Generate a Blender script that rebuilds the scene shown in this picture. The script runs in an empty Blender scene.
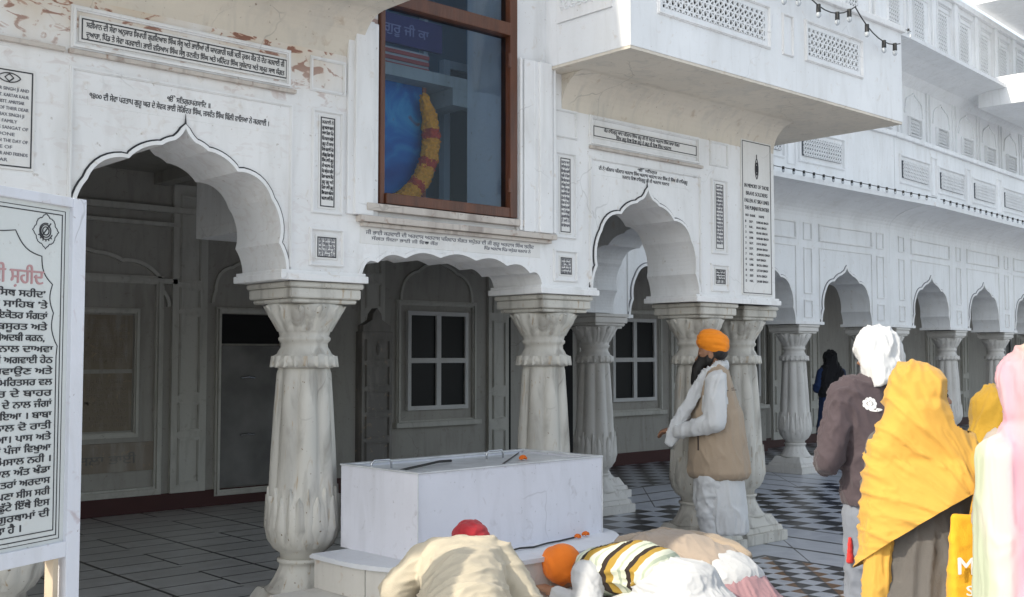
import bpy, bmesh, math, random
from math import sin, cos, pi, radians, sqrt, atan2
from mathutils import Vector, Matrix, noise
from mathutils.geometry import tessellate_polygon
random.seed(7)
S = bpy.context.scene
COL = S.collection

# ------------------------------------------------------------------ materials
def nodes(m):
    m.use_nodes = True
    return m.node_tree.nodes, m.node_tree.links
def mat(name, col, rough=.7, var=.12, scale=6., bump=.0, bscale=40., col2=None, metal=0., spec=.5, stretch=(1, 1, 1), sheen=0.):
    m = bpy.data.materials.new(name); n, l = nodes(m)
    b = n['Principled BSDF']; b.inputs['Roughness'].default_value = rough
    b.inputs['Metallic'].default_value = metal
    b.inputs['Specular IOR Level'].default_value = spec
    b.inputs['Sheen Weight'].default_value = sheen
    tc = n.new('ShaderNodeTexCoord'); mp = n.new('ShaderNodeMapping'); mp.inputs['Scale'].default_value = stretch
    l.new(tc.outputs['Object'], mp.inputs[0])
    t = n.new('ShaderNodeTexNoise'); t.inputs['Scale'].default_value = scale; t.inputs['Detail'].default_value = 6
    l.new(mp.outputs[0], t.inputs['Vector'])
    r = n.new('ShaderNodeValToRGB'); r.color_ramp.elements[0].position = .3; r.color_ramp.elements[1].position = .7
    c2 = col2 or tuple(c * (1 - var) for c in col)
    r.color_ramp.elements[0].color = (*c2, 1); r.color_ramp.elements[1].color = (*col, 1)
    l.new(t.outputs['Fac'], r.inputs[0]); l.new(r.outputs[0], b.inputs['Base Color'])
    if bump:
        t2 = n.new('ShaderNodeTexNoise'); t2.inputs['Scale'].default_value = bscale; t2.inputs['Detail'].default_value = 5
        l.new(mp.outputs[0], t2.inputs['Vector'])
        bp = n.new('ShaderNodeBump'); bp.inputs['Strength'].default_value = bump; bp.inputs['Distance'].default_value = .01
        l.new(t2.outputs['Fac'], bp.inputs['Height']); l.new(bp.outputs[0], b.inputs['Normal'])
    return m

def plaster(name, base, peel=0., grime=.3, stain=(.45, .33, .2), peelz=3.0, peelx=3.7, stretch=(1, 1, 1), grimecol=(.5, .48, .44)):
    """old lime-washed wall: broad tone drift, rain streaks, cracks, flaking paint near the top"""
    m = bpy.data.materials.new(name); n, l = nodes(m)
    b = n['Principled BSDF']; b.inputs['Roughness'].default_value = .62
    tc = n.new('ShaderNodeTexCoord')
    def nz(scale, det=6, st=(1, 1, 1), dist=0.):
        mp = n.new('ShaderNodeMapping'); mp.inputs['Scale'].default_value = st; l.new(tc.outputs['Object'], mp.inputs[0])
        t = n.new('ShaderNodeTexNoise'); t.inputs['Scale'].default_value = scale; t.inputs['Detail'].default_value = det
        t.inputs['Distortion'].default_value = dist
        l.new(mp.outputs[0], t.inputs['Vector']); return t.outputs['Fac']
    def ramp(src, a, c, hi=1.):
        r = n.new('ShaderNodeMapRange'); r.inputs[1].default_value = a; r.inputs[2].default_value = c; r.inputs[4].default_value = hi
        l.new(src, r.inputs[0]); return r.outputs[0]
    def mix(f, c1, c2):
        x = n.new('ShaderNodeMix'); x.data_type = 'RGBA'
        l.new(f, x.inputs[0]) if not isinstance(f, float) else setattr(x.inputs[0], 'default_value', f)
        for s, c in ((6, c1), (7, c2)):
            if isinstance(c, tuple): x.inputs[s].default_value = (*c, 1)
            else: l.new(c, x.inputs[s])
        return x.outputs[2]
    def mul(a, c):
        x = n.new('ShaderNodeMath'); x.operation = 'MULTIPLY'; l.new(a, x.inputs[0])
        if isinstance(c, float): x.inputs[1].default_value = c
        else: l.new(c, x.inputs[1])
        return x.outputs[0]
    c = mix(ramp(nz(1.3), .35, .7), tuple(v * .9 for v in base), base)
    c = mix(ramp(nz(5, 8, (1, 1, .25)), .52, .8, grime), c, grimecol)
    c = mix(ramp(nz(16, 10, stretch, .6), .62, .78, grime * 1.3), c, stain)
    c = mix(ramp(nz(5, 8, (1.7, 1.7, .3), 1.1), .50, .72, grime * .8), c, tuple(v * .8 for v in grimecol))
    if peel:
        sx = n.new('ShaderNodeSeparateXYZ'); l.new(tc.outputs['Object'], sx.inputs[0])
        hz = ramp(sx.outputs['Z'], peelz, peelz + .45)
        hx = ramp(sx.outputs['X'], peelx + .6, peelx - .5)
        ad = n.new('ShaderNodeMath'); ad.operation = 'MAXIMUM'; l.new(hz, ad.inputs[0]); ad.inputs[1].default_value = .05
        mk = mul(mul(ad.outputs[0], hx), peel)
        yel = mul(mk, ramp(nz(2.2, 4), .38, .62))
        c = mix(mul(yel, 1.), c, (.60, .49, .36))
        fl = mul(mk, ramp(nz(9, 14, (1, 1, 2.0), 1.4), .56, .575))
        c = mix(fl, c, (.42, .24, .17))
        fl2 = mul(mk, ramp(nz(9, 14, (1, 1, 2.0), 1.4), .60, .615))
        c = mix(fl2, c, (.2, .07, .04))
    vz = n.new('ShaderNodeTexVoronoi'); vz.feature = 'DISTANCE_TO_EDGE'; vz.inputs['Scale'].default_value = 2.3
    wm = n.new('ShaderNodeMix'); wm.data_type = 'RGBA'; wm.inputs[0].default_value = .12; l.new(tc.outputs['Object'], wm.inputs[6])
    w2 = n.new('ShaderNodeTexNoise'); w2.inputs['Scale'].default_value = 5; l.new(tc.outputs['Object'], w2.inputs['Vector']); l.new(w2.outputs['Color'], wm.inputs[7])
    l.new(wm.outputs[2], vz.inputs['Vector'])
    c = mix(mul(ramp(vz.outputs['Distance'], .008, .003, min(.35, grime * .9)), ramp(nz(1.7, 4), .55, .62)), c, tuple(v * .35 for v in grimecol))
    c = mix(ramp(nz(38, 3), .70, .74, min(1., grime * 1.5)), c, tuple(v * .5 for v in stain))
    l.new(c, b.inputs['Base Color'])
    bp = n.new('ShaderNodeBump'); bp.inputs['Strength'].default_value = .35; bp.inputs['Distance'].default_value = .006
    l.new(nz(30, 8), bp.inputs['Height']); l.new(bp.outputs[0], b.inputs['Normal'])
    return m

M = {}
M['wall'] = plaster('whitewash_flaking', (.80, .80, .80), peel=1., grime=.26, peelz=2.92)
M['wall2'] = plaster('whitewash', (.80, .81, .82), grime=.22)
M['trim'] = plaster('whitewash_trim', (.80, .80, .80), grime=.3)
M['trimdirty'] = plaster('whitewash_dirty_ledge', (.55, .50, .45), grime=.9, stain=(.25, .13, .08), grimecol=(.3, .25, .22))
M['panel'] = plaster('panel_marble', (.74, .73, .71), grime=.2)
M['soffit'] = plaster('soffit_bounce_tint', (.68, .62, .53), grime=.5, stain=(.4, .28, .18))  # cream base carries the warm light bounced up from the court
M['column'] = plaster('column_marble', (.56, .54, .49), grime=1., stain=(.38, .29, .19), stretch=(2, 2, .35), grimecol=(.27, .25, .22))
M['column_far'] = plaster('column_marble_far', (.62, .60, .57), grime=.5, stain=(.3, .25, .2), stretch=(1, 1, .3))
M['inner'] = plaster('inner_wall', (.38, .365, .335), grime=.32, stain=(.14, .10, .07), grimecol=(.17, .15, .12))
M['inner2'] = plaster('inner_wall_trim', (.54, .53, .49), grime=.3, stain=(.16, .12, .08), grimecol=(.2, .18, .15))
M['innerdark'] = plaster('inner_wall_dark_brown', (.25, .21, .17), grime=.6)  # darker brown version of the inner wall
M['stele'] = plaster('grey_carved_stone', (.16, .15, .14), grime=.5)
M['skirt'] = mat('oxblood_skirting', (.055, .012, .011), .6)
M['line'] = mat('black_paint', (.02, .02, .025), .6)
M['ink'] = mat('worn_black_letters', (.035, .035, .04), .7)
M['inkgrey'] = mat('faded_grey_letters', (.16, .16, .18), .7)
M['red'] = mat('faded_red_letters', (.52, .30, .30), .7)
M['wood'] = mat('brown_varnished_wood', (.12, .038, .015), .4, .5, 14, .3, 60, stretch=(1, 1, .2))
M['tank'] = plaster('white_painted_panel', (.70, .71, .78), grime=.22, stain=(.2, .17, .16), grimecol=(.45, .45, .47))
M['tankrim'] = mat('marble_lid', (.62, .64, .66), .3, .3, 9)
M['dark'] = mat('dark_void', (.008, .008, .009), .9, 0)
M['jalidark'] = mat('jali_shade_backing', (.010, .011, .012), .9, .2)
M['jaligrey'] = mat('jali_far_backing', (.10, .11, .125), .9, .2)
M['steel'] = mat('steel', (.55, .56, .58), .25, .1, metal=1.)
M['pane'] = mat('dark_window_pane', (.006, .007, .009), .35, .2, spec=.15)
M['whiteframe'] = plaster('window_frame_paint', (.62, .62, .62), grime=.2)
M['doorgrey'] = mat('grey_steel_door', (.20, .195, .19), .5, .45, 3)
M['cable'] = mat('black_cable', (.01, .01, .01), .5)
M['marigold'] = mat('marigold', (.75, .16, .01), .8, .4, 60)
M['bulb'] = mat('clear_bulb', (.42, .45, .48), .08, .05)

def glassmat():
    m = bpy.data.materials.new('window_glass'); n, l = nodes(m); n.remove(n['Principled BSDF'])
    o = n['Material Output']; t = n.new('ShaderNodeBsdfTransparent'); t.inputs[0].default_value = (.80, .88, .95, 1)
    g = n.new('ShaderNodeBsdfGlossy'); g.inputs['Roughness'].default_value = .02
    f = n.new('ShaderNodeFresnel'); f.inputs[0].default_value = 1.22
    x = n.new('ShaderNodeMixShader'); l.new(f.outputs[0], x.inputs[0]); l.new(t.outputs[0], x.inputs[1]); l.new(g.outputs[0], x.inputs[2])
    l.new(x.outputs[0], o.inputs[0]); return m
M['glass'] = glassmat()

# ------------------------------------------------------------------ mesh helpers
def obj(name, bm, m=None, parent=None, smooth=False, loc=None):
    me = bpy.data.meshes.new(name)
    if smooth:
        for f in bm.faces: f.smooth = True
    bm.normal_update(); bm.to_mesh(me); bm.free()
    o = bpy.data.objects.new(name, me); COL.objects.link(o)
    for mm in (m if isinstance(m, (list, tuple)) else [m]):
        if mm: me.materials.append(mm)
    if parent: o.parent = parent
    if loc: o.location = loc
    return o
def thing(name, label, cat, loc=(0, 0, 0), rz=0, group=None):
    o = bpy.data.objects.new(name, None); COL.objects.link(o)
    o.location = loc; o.rotation_euler = (0, 0, rz); o.empty_display_size = .2
    o['label'] = label; o['category'] = cat
    if group: o['group'] = group
    return o
def tag(o, label, cat, group=None):
    o['label'] = label; o['category'] = cat
    if group: o['group'] = group
    return o
def box(bm, x0, x1, y0, y1, z0, z1, bev=0.):
    r = bmesh.ops.create_cube(bm, size=1)
    for v in r['verts']:
        v.co = Vector(((x0 + x1) / 2 + v.co.x * (x1 - x0), (y0 + y1) / 2 + v.co.y * (y1 - y0), (z0 + z1) / 2 + v.co.z * (z1 - z0)))
    if bev:
        es = set(e for v in r['verts'] for e in v.link_edges)
        bmesh.ops.bevel(bm, geom=list(es), offset=bev, segments=2, affect='EDGES', profile=.6)
def B(): return bmesh.new()
def frame(bm, x0, x1, z0, z1, y, w=.02, d=.012, foot=True):
    """raised rectangular moulding on a wall whose face is at y, facing -y"""
    for k in range(2):
        ww = w if k == 0 else w * .45; dd = d if k == 0 else d * 1.7; o = 0 if k == 0 else w * .3
        box(bm, x0 + o, x1 - o, y - dd, y + .004, z1 - o - ww, z1 - o)
        if foot: box(bm, x0 + o, x1 - o, y - dd, y + .004, z0 + o, z0 + o + ww)
        box(bm, x0 + o, x0 + o + ww, y - dd + .0005, y + .0035, z0 + o + ww, z1 - o - ww)
        box(bm, x1 - o - ww, x1 - o, y - dd + .0005, y + .0035, z0 + o + ww, z1 - o - ww)
def tube(bm, pts, r, seg=8, cap=True):
    rings = []
    n = len(pts)
    for i, p in enumerate(pts):
        p = Vector(p); a = Vector(pts[max(i - 1, 0)]); b = Vector(pts[min(i + 1, n - 1)])
        t = (b - a).normalized(); u = t.orthogonal().normalized() if i == 0 else (rings_u - t * rings_u.dot(t)).normalized()
        rings_u = u; w = t.cross(u)
        rr = r[i] if isinstance(r, (list, tuple)) else r
        rings.append([bm.verts.new(p + (u * cos(2 * pi * k / seg) + w * sin(2 * pi * k / seg)) * rr) for k in range(seg)])
    for a, b in zip(rings, rings[1:]):
        for k in range(seg): bm.faces.new((a[k], a[(k + 1) % seg], b[(k + 1) % seg], b[k]))
    if cap: bm.faces.new(rings[0][::-1]); bm.faces.new(rings[-1])
def ball(bm, c, r, seg=12, sc=(1, 1, 1)):
    q = bmesh.ops.create_uvsphere(bm, u_segments=seg, v_segments=max(6, seg // 2 + 2), radius=r)
    for v in q['verts']: v.co = Vector((v.co.x * sc[0], v.co.y * sc[1], v.co.z * sc[2])) + Vector(c)
def prism(bm, pts, y0, y1):
    """polygon in xz extruded along y"""
    A = [bm.verts.new((x, y0, z)) for x, z in pts]; C = [bm.verts.new((x, y1, z)) for x, z in pts]
    for t in tessellate_polygon([[Vector((x, z, 0)) for x, z in pts]]):
        bm.faces.new([A[i] for i in t]); bm.faces.new([C[i] for i in reversed(t)])
    n = len(pts)
    for i in range(n): bm.faces.new((A[i], A[(i + 1) % n], C[(i + 1) % n], C[i]))
    bmesh.ops.recalc_face_normals(bm, faces=bm.faces)
def band(bm, inner, outer, y0, y1):
    """strip between two polylines with equal counts, extruded in y"""
    n = len(inner)
    V = [[bm.verts.new((p[0], y, p[1])) for p in L] for L in (inner, outer) for y in (y0, y1)]
    i0, i1, o0, o1 = V
    for k in range(n - 1):
        bm.faces.new((i0[k], i0[k + 1], o0[k + 1], o0[k])); bm.faces.new((i1[k], o1[k], o1[k + 1], i1[k + 1]))
        bm.faces.new((i0[k], i1[k], i1[k + 1], i0[k + 1])); bm.faces.new((o0[k], o0[k + 1], o1[k + 1], o1[k]))
    for k in (0, n - 1): bm.faces.new((i0[k], o0[k], o1[k], i1[k]))
    bmesh.ops.recalc_face_normals(bm, faces=bm.faces)

# cusped pointed arch, left foot -> apex -> right foot
ANODES = [(1, 0), (.925, .265), (.845, .575), (.50, .745), (.21, .862), (.10, .905), (0, 1.)]
ABULGE = [.035, .05, .075, .035, .008, -.012]
def arch_pts(x0, x1, zs, za, cusps=4, depth=.035, n=8, tip=.06):
    """cusped pointed arch: left foot -> apex -> right foot"""
    cx = (x0 + x1) / 2; hw = (x1 - x0) / 2; H = za - zs; half = []; kk = depth / .035
    for (a, b), (c, d), g in zip(ANODES, ANODES[1:], ABULGE):
        ax, az, bx, bz = a * hw, b * H, c * hw, d * H; dx, dz = bx - ax, bz - az; L = sqrt(dx * dx + dz * dz); nx, nz = dz / L, -dx / L
        for k in range(n):
            u = k / n; s_ = sin(pi * u) ** .8 * g * hw * kk
            half.append((ax + dx * u + nx * s_, az + dz * u + nz * s_))
    return [(cx - x, zs + z) for x, z in half] + [(cx, za)] + [(cx + x, zs + z) for x, z in reversed(half)]
def flat_arch(x0, x1, zs, za, cusps=7, depth=.03, n=8):
    cx = (x0 + x1) / 2; hw = (x1 - x0) / 2; P = []
    def base(t):   # t 0..1 across
        a = pi * t; return -cos(a) * hw, (sin(a) ** .6) * (za - zs)
    ts = [0] + [(.06 + .88 * i / cusps) for i in range(cusps + 1)] + [1]
    P.append((x0, zs))
    for i in range(1, len(ts) - 2):
        for k in range(n):
            u = k / n; t = ts[i] + (ts[i + 1] - ts[i]) * u
            x, z = base(t); P.append((cx + x, zs + z + sin(pi * u) * depth - depth * .5))
    x, z = base(ts[-2]); P.append((cx + x, zs + z - depth * .5)); P.append((x1, zs))
    return P
def offset(pts, d, cx, zc):
    out = []
    n = len(pts)
    for i, p in enumerate(pts):
        a = pts[max(i - 1, 0)]; b = pts[min(i + 1, n - 1)]
        tx, tz = b[0] - a[0], b[1] - a[1]; L = sqrt(tx * tx + tz * tz) or 1
        nx, nz = -tz / L, tx / L
        out.append((p[0] + nx * d, p[1] + nz * d))
    return out

# ------------------------------------------------------------------ text
def reorder(s):
    out = []
    for ch in s:
        if ch == '\u0a3f' and out:
            c = out.pop(); out.append(ch); out.append(c)
        elif ch == '\u0a4d': continue
        else: out.append(ch)
    return ''.join(out)
def text_mesh(body, size, bold=0.):
    c = bpy.data.curves.new('t', 'FONT'); c.body = reorder(body); c.size = size; c.align_x = 'LEFT'; c.resolution_u = 3
    c.extrude = .0012; c.offset = bold
    o = bpy.data.objects.new('t', c); COL.objects.link(o)
    dg = bpy.context.evaluated_depsgraph_get(); me = bpy.data.meshes.new_from_object(o.evaluated_get(dg))
    bpy.data.objects.remove(o); bpy.data.curves.remove(c)
    return me
def lettering(name, lines, m, parent, y, justify='fit'):
    """lines: (text, x0, x1, zbase, size) in the parent's xz plane, read from -y; all in one mesh"""
    bm = B()
    for t, x0, x1, zb, size in lines:
        me = text_mesh(t, size)
        if not me.vertices: continue
        xs = [v.co.x for v in me.vertices]; w = max(xs) - min(xs); mn = min(xs); 
        sx = (x1 - x0) / w if x1 is not None else 1.; 
        for k in (-1, 1):       # a brush-thick stroke: the same letters twice, a hair apart
            b2 = B(); b2.from_mesh(me)
            for v in b2.verts: v.co = Vector((x0 + (v.co.x - mn) * sx + k * size * .016, y - v.co.z - (k + 1) * .0003, zb + v.co.y + k * size * .010))
            tmp = bpy.data.meshes.new('t2'); b2.to_mesh(tmp); b2.free(); bm.from_mesh(tmp); bpy.data.meshes.remove(tmp)
        bpy.data.meshes.remove(me)
    bmesh.ops.recalc_face_normals(bm, faces=bm.faces)
    return obj(name, bm, m, parent)

# ================================================================== WORLD, CAMERA, SUN
EL, AZ = 40., 7.0        # sun elevation; AZ = how far behind the facade plane the sun stands (it comes from -X)
w = bpy.data.worlds.new('World'); S.world = w; w.use_nodes = True
wn, wl = w.node_tree.nodes, w.node_tree.links
sky = wn.new('ShaderNodeTexSky'); sky.sky_type = 'NISHITA'; sky.sun_disc = False
sky.sun_elevation = radians(EL); sky.sun_rotation = radians(270 + AZ); sky.dust_density = 2.; sky.air_density = 1.
bg = wn['Background']; bg.inputs[1].default_value = .15; hs = wn.new('ShaderNodeHueSaturation'); hs.inputs['Saturation'].default_value = .52; wl.new(sky.outputs[0], hs.inputs['Color']); tn = wn.new('ShaderNodeMix'); tn.data_type = 'RGBA'; tn.blend_type = 'MULTIPLY'; tn.inputs[0].default_value = 1; tn.inputs[7].default_value = (1, 1.0, .955, 1); wl.new(hs.outputs[0], tn.inputs[6]); wl.new(tn.outputs[2], bg.inputs[0])
sd = bpy.data.lights.new('sun', 'SUN'); sd.energy = 2.0; sd.angle = radians(.5); sd.color = (1, .91, .76)
so = bpy.data.objects.new('sun', sd); COL.objects.link(so)
dvec = Vector((cos(radians(AZ)) * cos(radians(EL)), -sin(radians(AZ)) * cos(radians(EL)), -sin(radians(EL))))
so.rotation_euler = dvec.to_track_quat('-Z', 'Y').to_euler(); so.location = (-6, 3, 12)

cam = bpy.data.cameras.new('camera'); co = bpy.data.objects.new('camera', cam); COL.objects.link(co); S.camera = co
cam.sensor_width = 36; cam.lens = 36 * 1100 / 1024; cam.clip_end = 2000
HEAD = atan2(.74, .673)
co.location = (0, 0, 1.55); co.rotation_euler = (radians(90 + 2.99), 0, HEAD - pi / 2)
S.view_settings.view_transform = 'Standard'; S.view_settings.look = 'None'; S.view_settings.exposure = 1.08
S.cycles.max_bounces = 8; S.cycles.diffuse_bounces = 5; S.cycles.transparent_max_bounces = 12
S.cycles.use_denoising = True

# ================================================================== FLOOR
def floor_mat():
    m = bpy.data.materials.new('marble_paving'); n, l = nodes(m); b = n['Principled BSDF']
    b.inputs['Roughness'].default_value = .28; b.inputs['Specular IOR Level'].default_value = .45
    tc = n.new('ShaderNodeTexCoord'); sp = n.new('ShaderNodeSeparateXYZ'); l.new(tc.outputs['Object'], sp.inputs[0])
    X, Y = sp.outputs[0], sp.outputs[1]
    def mth(op, a, c=None, d=None):
        x = n.new('ShaderNodeMath'); x.operation = op
        for i, v in enumerate((a, c, d)):
            if v is None: continue
            if isinstance(v, (int, float)): x.inputs[i].default_value = v
            else: l.new(v, x.inputs[i])
        return x.outputs[0]
    def mix(f, c1, c2):
        x = n.new('ShaderNodeMix'); x.data_type = 'RGBA'; l.new(f, x.inputs[0])
        for s, c in ((6, c1), (7, c2)):
            if isinstance(c, tuple): x.inputs[s].default_value = (*c, 1)
            else: l.new(c, x.inputs[s])
        return x.outputs[2]
    fr = lambda a, p, o=0.: mth('FRACT', mth('ADD', mth('DIVIDE', a, p), o))
    nt = n.new('ShaderNodeTexNoise'); nt.inputs['Scale'].default_value = 3.5; nt.inputs['Detail'].default_value = 9; nt.inputs['Distortion'].default_value = 1.5
    l.new(tc.outputs['Object'], nt.inputs['Vector'])
    WH = mix(nt.outputs['Fac'], (.32, .34, .38), (.54, .56, .60))
    BK = (.018, .018, .02)
    # checker of side a
    def checker(a):
        u = mth('FLOOR', mth('DIVIDE', X, a)); v = mth('FLOOR', mth('DIVIDE', Y, a))
        return mth('FLOORED_MODULO', mth('ADD', u, v), 2.)
    # large lozenge field and fine field
    f2 = mix(mth('GREATER_THAN', checker(.25), .5), BK, WH)
    # fine three-colour field: white bars, black bars, brown bars
    pu = fr(X, .13); pv = fr(Y, .13)
    f1 = mix(mth('GREATER_THAN', checker(.14), .5), (.03, .026, .025), WH)
    br = mth('MULTIPLY', mth('LESS_THAN', fr(mth('SUBTRACT', X, Y), .42), .28), mth('LESS_THAN', checker(.14), .5))
    f1 = mix(br, f1, (.16, .075, .02))
    # bands round the corner of the fine field
    mm = mth('MAXIMUM', mth('SUBTRACT', X, 7.25), mth('SUBTRACT', Y, 5.05))
    ln = mth('LESS_THAN', fr(mm, .45), .10)
    ln2 = mth('LESS_THAN', fr(mm, .45, -.22), .0)
    jl = mth('LESS_THAN', fr(mth('SUBTRACT', X, Y), 1.3), .012)
    bands = mix(mth('MAXIMUM', ln, jl), WH, BK)
    c = mix(mth('GREATER_THAN', mm, 0.), f1, bands)
    c = mix(mth('GREATER_THAN', mm, 1.38), c, f2)
    # plain band before the arcade, striped floor inside
    c = mix(mth('GREATER_THAN', Y, 7.45), c, bands)
    c = mix(mth('GREATER_THAN', Y, 8.7), c, f2)
    # inside left hall and court at the left: grey slabs, dark joints
    row = fr(X, .93); strip = mth('FLOOR', mth('DIVIDE', X, .93)); off = mth('MULTIPLY', mth('FLOORED_MODULO', strip, 2.), .37)
    yy = mth('ADD', Y, off); q = fr(yy, .93)
    j = mth('LESS_THAN', fr(mth('ADD', X, .5), .93), .03)
    j = mth('LESS_THAN', fr(mth('SUBTRACT', X, .43), .93), .028)
    j = mth('MAXIMUM', j, mth('LESS_THAN', q, .022))
    j = mth('MAXIMUM', j, mth('MULTIPLY', mth('GREATER_THAN', q, .36), mth('LESS_THAN', q, .382)))
    sub = mth('MULTIPLY', mth('GREATER_THAN', q, .37), mth('LESS_THAN', mth('ABSOLUTE', mth('SUBTRACT', fr(mth('SUBTRACT', X, .43), .93), .55)), .012))
    j = mth('MAXIMUM', j, sub)
    j = mth('MAXIMUM', j, mth('MULTIPLY', mth('GREATER_THAN', q, .68), mth('LESS_THAN', q, .70)))
    vo = n.new('ShaderNodeTexWhiteNoise'); vo.noise_dimensions = '2D'; cb = n.new('ShaderNodeCombineXYZ')
    l.new(mth('FLOOR', mth('DIVIDE', X, .47)), cb.inputs[0]); l.new(mth('FLOOR', mth('DIVIDE', Y, .31)), cb.inputs[1]); l.new(cb.outputs[0], vo.inputs['Vector'])
    slab = mix(vo.outputs['Value'], (.60, .60, .58), (.78, .78, .77))
    slab = mix(nt.outputs['Fac'], (.48, .46, .43), slab)
    g = mix(j, slab, (.02, .018, .017))
    ins = mth('MULTIPLY', mth('LESS_THAN', X, 7.0), mth('GREATER_THAN', Y, 5.2))
    c = mix(ins, c, g)
    # open court in front: plain white marble slabs
    jc = mth('MAXIMUM', mth('LESS_THAN', fr(X, .6), .015), mth('LESS_THAN', fr(Y, .6), .015))
    court = mix(jc, WH, (.2, .2, .2))
    c = mix(mth('MULTIPLY', mth('LESS_THAN', X, 5.6), mth('LESS_THAN', Y, 5.2)), c, court)
    c = mix(mth('LESS_THAN', Y, 2.6), c, court)
    l.new(c, b.inputs['Base Color'])
    bp = n.new('ShaderNodeBump'); bp.inputs['Strength'].default_value = .08; bp.inputs['Distance'].default_value = .01
    l.new(nt.outputs['Fac'], bp.inputs['Height']); l.new(bp.outputs[0], b.inputs['Normal'])
    return m
bm = B(); v = [bm.verts.new(p) for p in ((-500, -500, 0), (500, -500, 0), (500, 500, 0), (-500, 500, 0))]; bm.faces.new(v)
fl = obj('floor', bm, floor_mat()); fl['kind'] = 'structure'

# ================================================================== COLUMNS
def col_ring(z, r, lob, n, ph=0.):
    return [(r * (1 + lob * (abs(cos(n * .5 * (t + ph))) - .6)), t) for t in [2 * pi * k / 96 for k in range(96)]]
def revolve(bm, prof):
    """prof: (z, r, lobeamp, lobes)"""
    rings = []
    for z, r, lob, n in prof:
        ring = []
        for k in range(96):
            t = 2 * pi * k / 96
            rr = r * (1 + lob * (abs(cos(n * .5 * t)) - .6))
            ring.append(bm.verts.new((rr * cos(t), rr * sin(t), z)))
        rings.append(ring)
    for a, b in zip(rings, rings[1:]):
        for k in range(96): bm.faces.new((a[k], a[(k + 1) % 96], b[(k + 1) % 96], b[k]))
    bm.faces.new(rings[0][::-1]); bm.faces.new(rings[-1])
def petals(bm, R, z0, z1, count, bulge=.016, wid=.8, flip=1, ph=0.):
    """overlapping leaf relief round a column; R(z) gives the radius"""
    for i in range(count):
        a0 = 2 * pi * (i + ph) / count
        G = []
        for iz in range(9):
            u = iz / 8; z = z0 + (z1 - z0) * u
            hw = (pi / count) * wid * (1 - u ** 2.6) ** .6 + .0001
            row = []
            for k in range(7):
                s = (k / 6 - .5) * 2; r = R(z) - .004 + bulge * (1 - s * s) ** .5 * (.5 + .8 * u) + (.006 if abs(s) < .2 else 0)
                a = a0 + s * hw; row.append(bm.verts.new((r * cos(a), r * sin(a), z)))
            G.append(row)
        for p, q in zip(G, G[1:]):
            for k in range(6):
                f = (p[k], p[k + 1], q[k + 1], q[k])
                bm.faces.new(f if flip > 0 else f[::-1])
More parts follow.
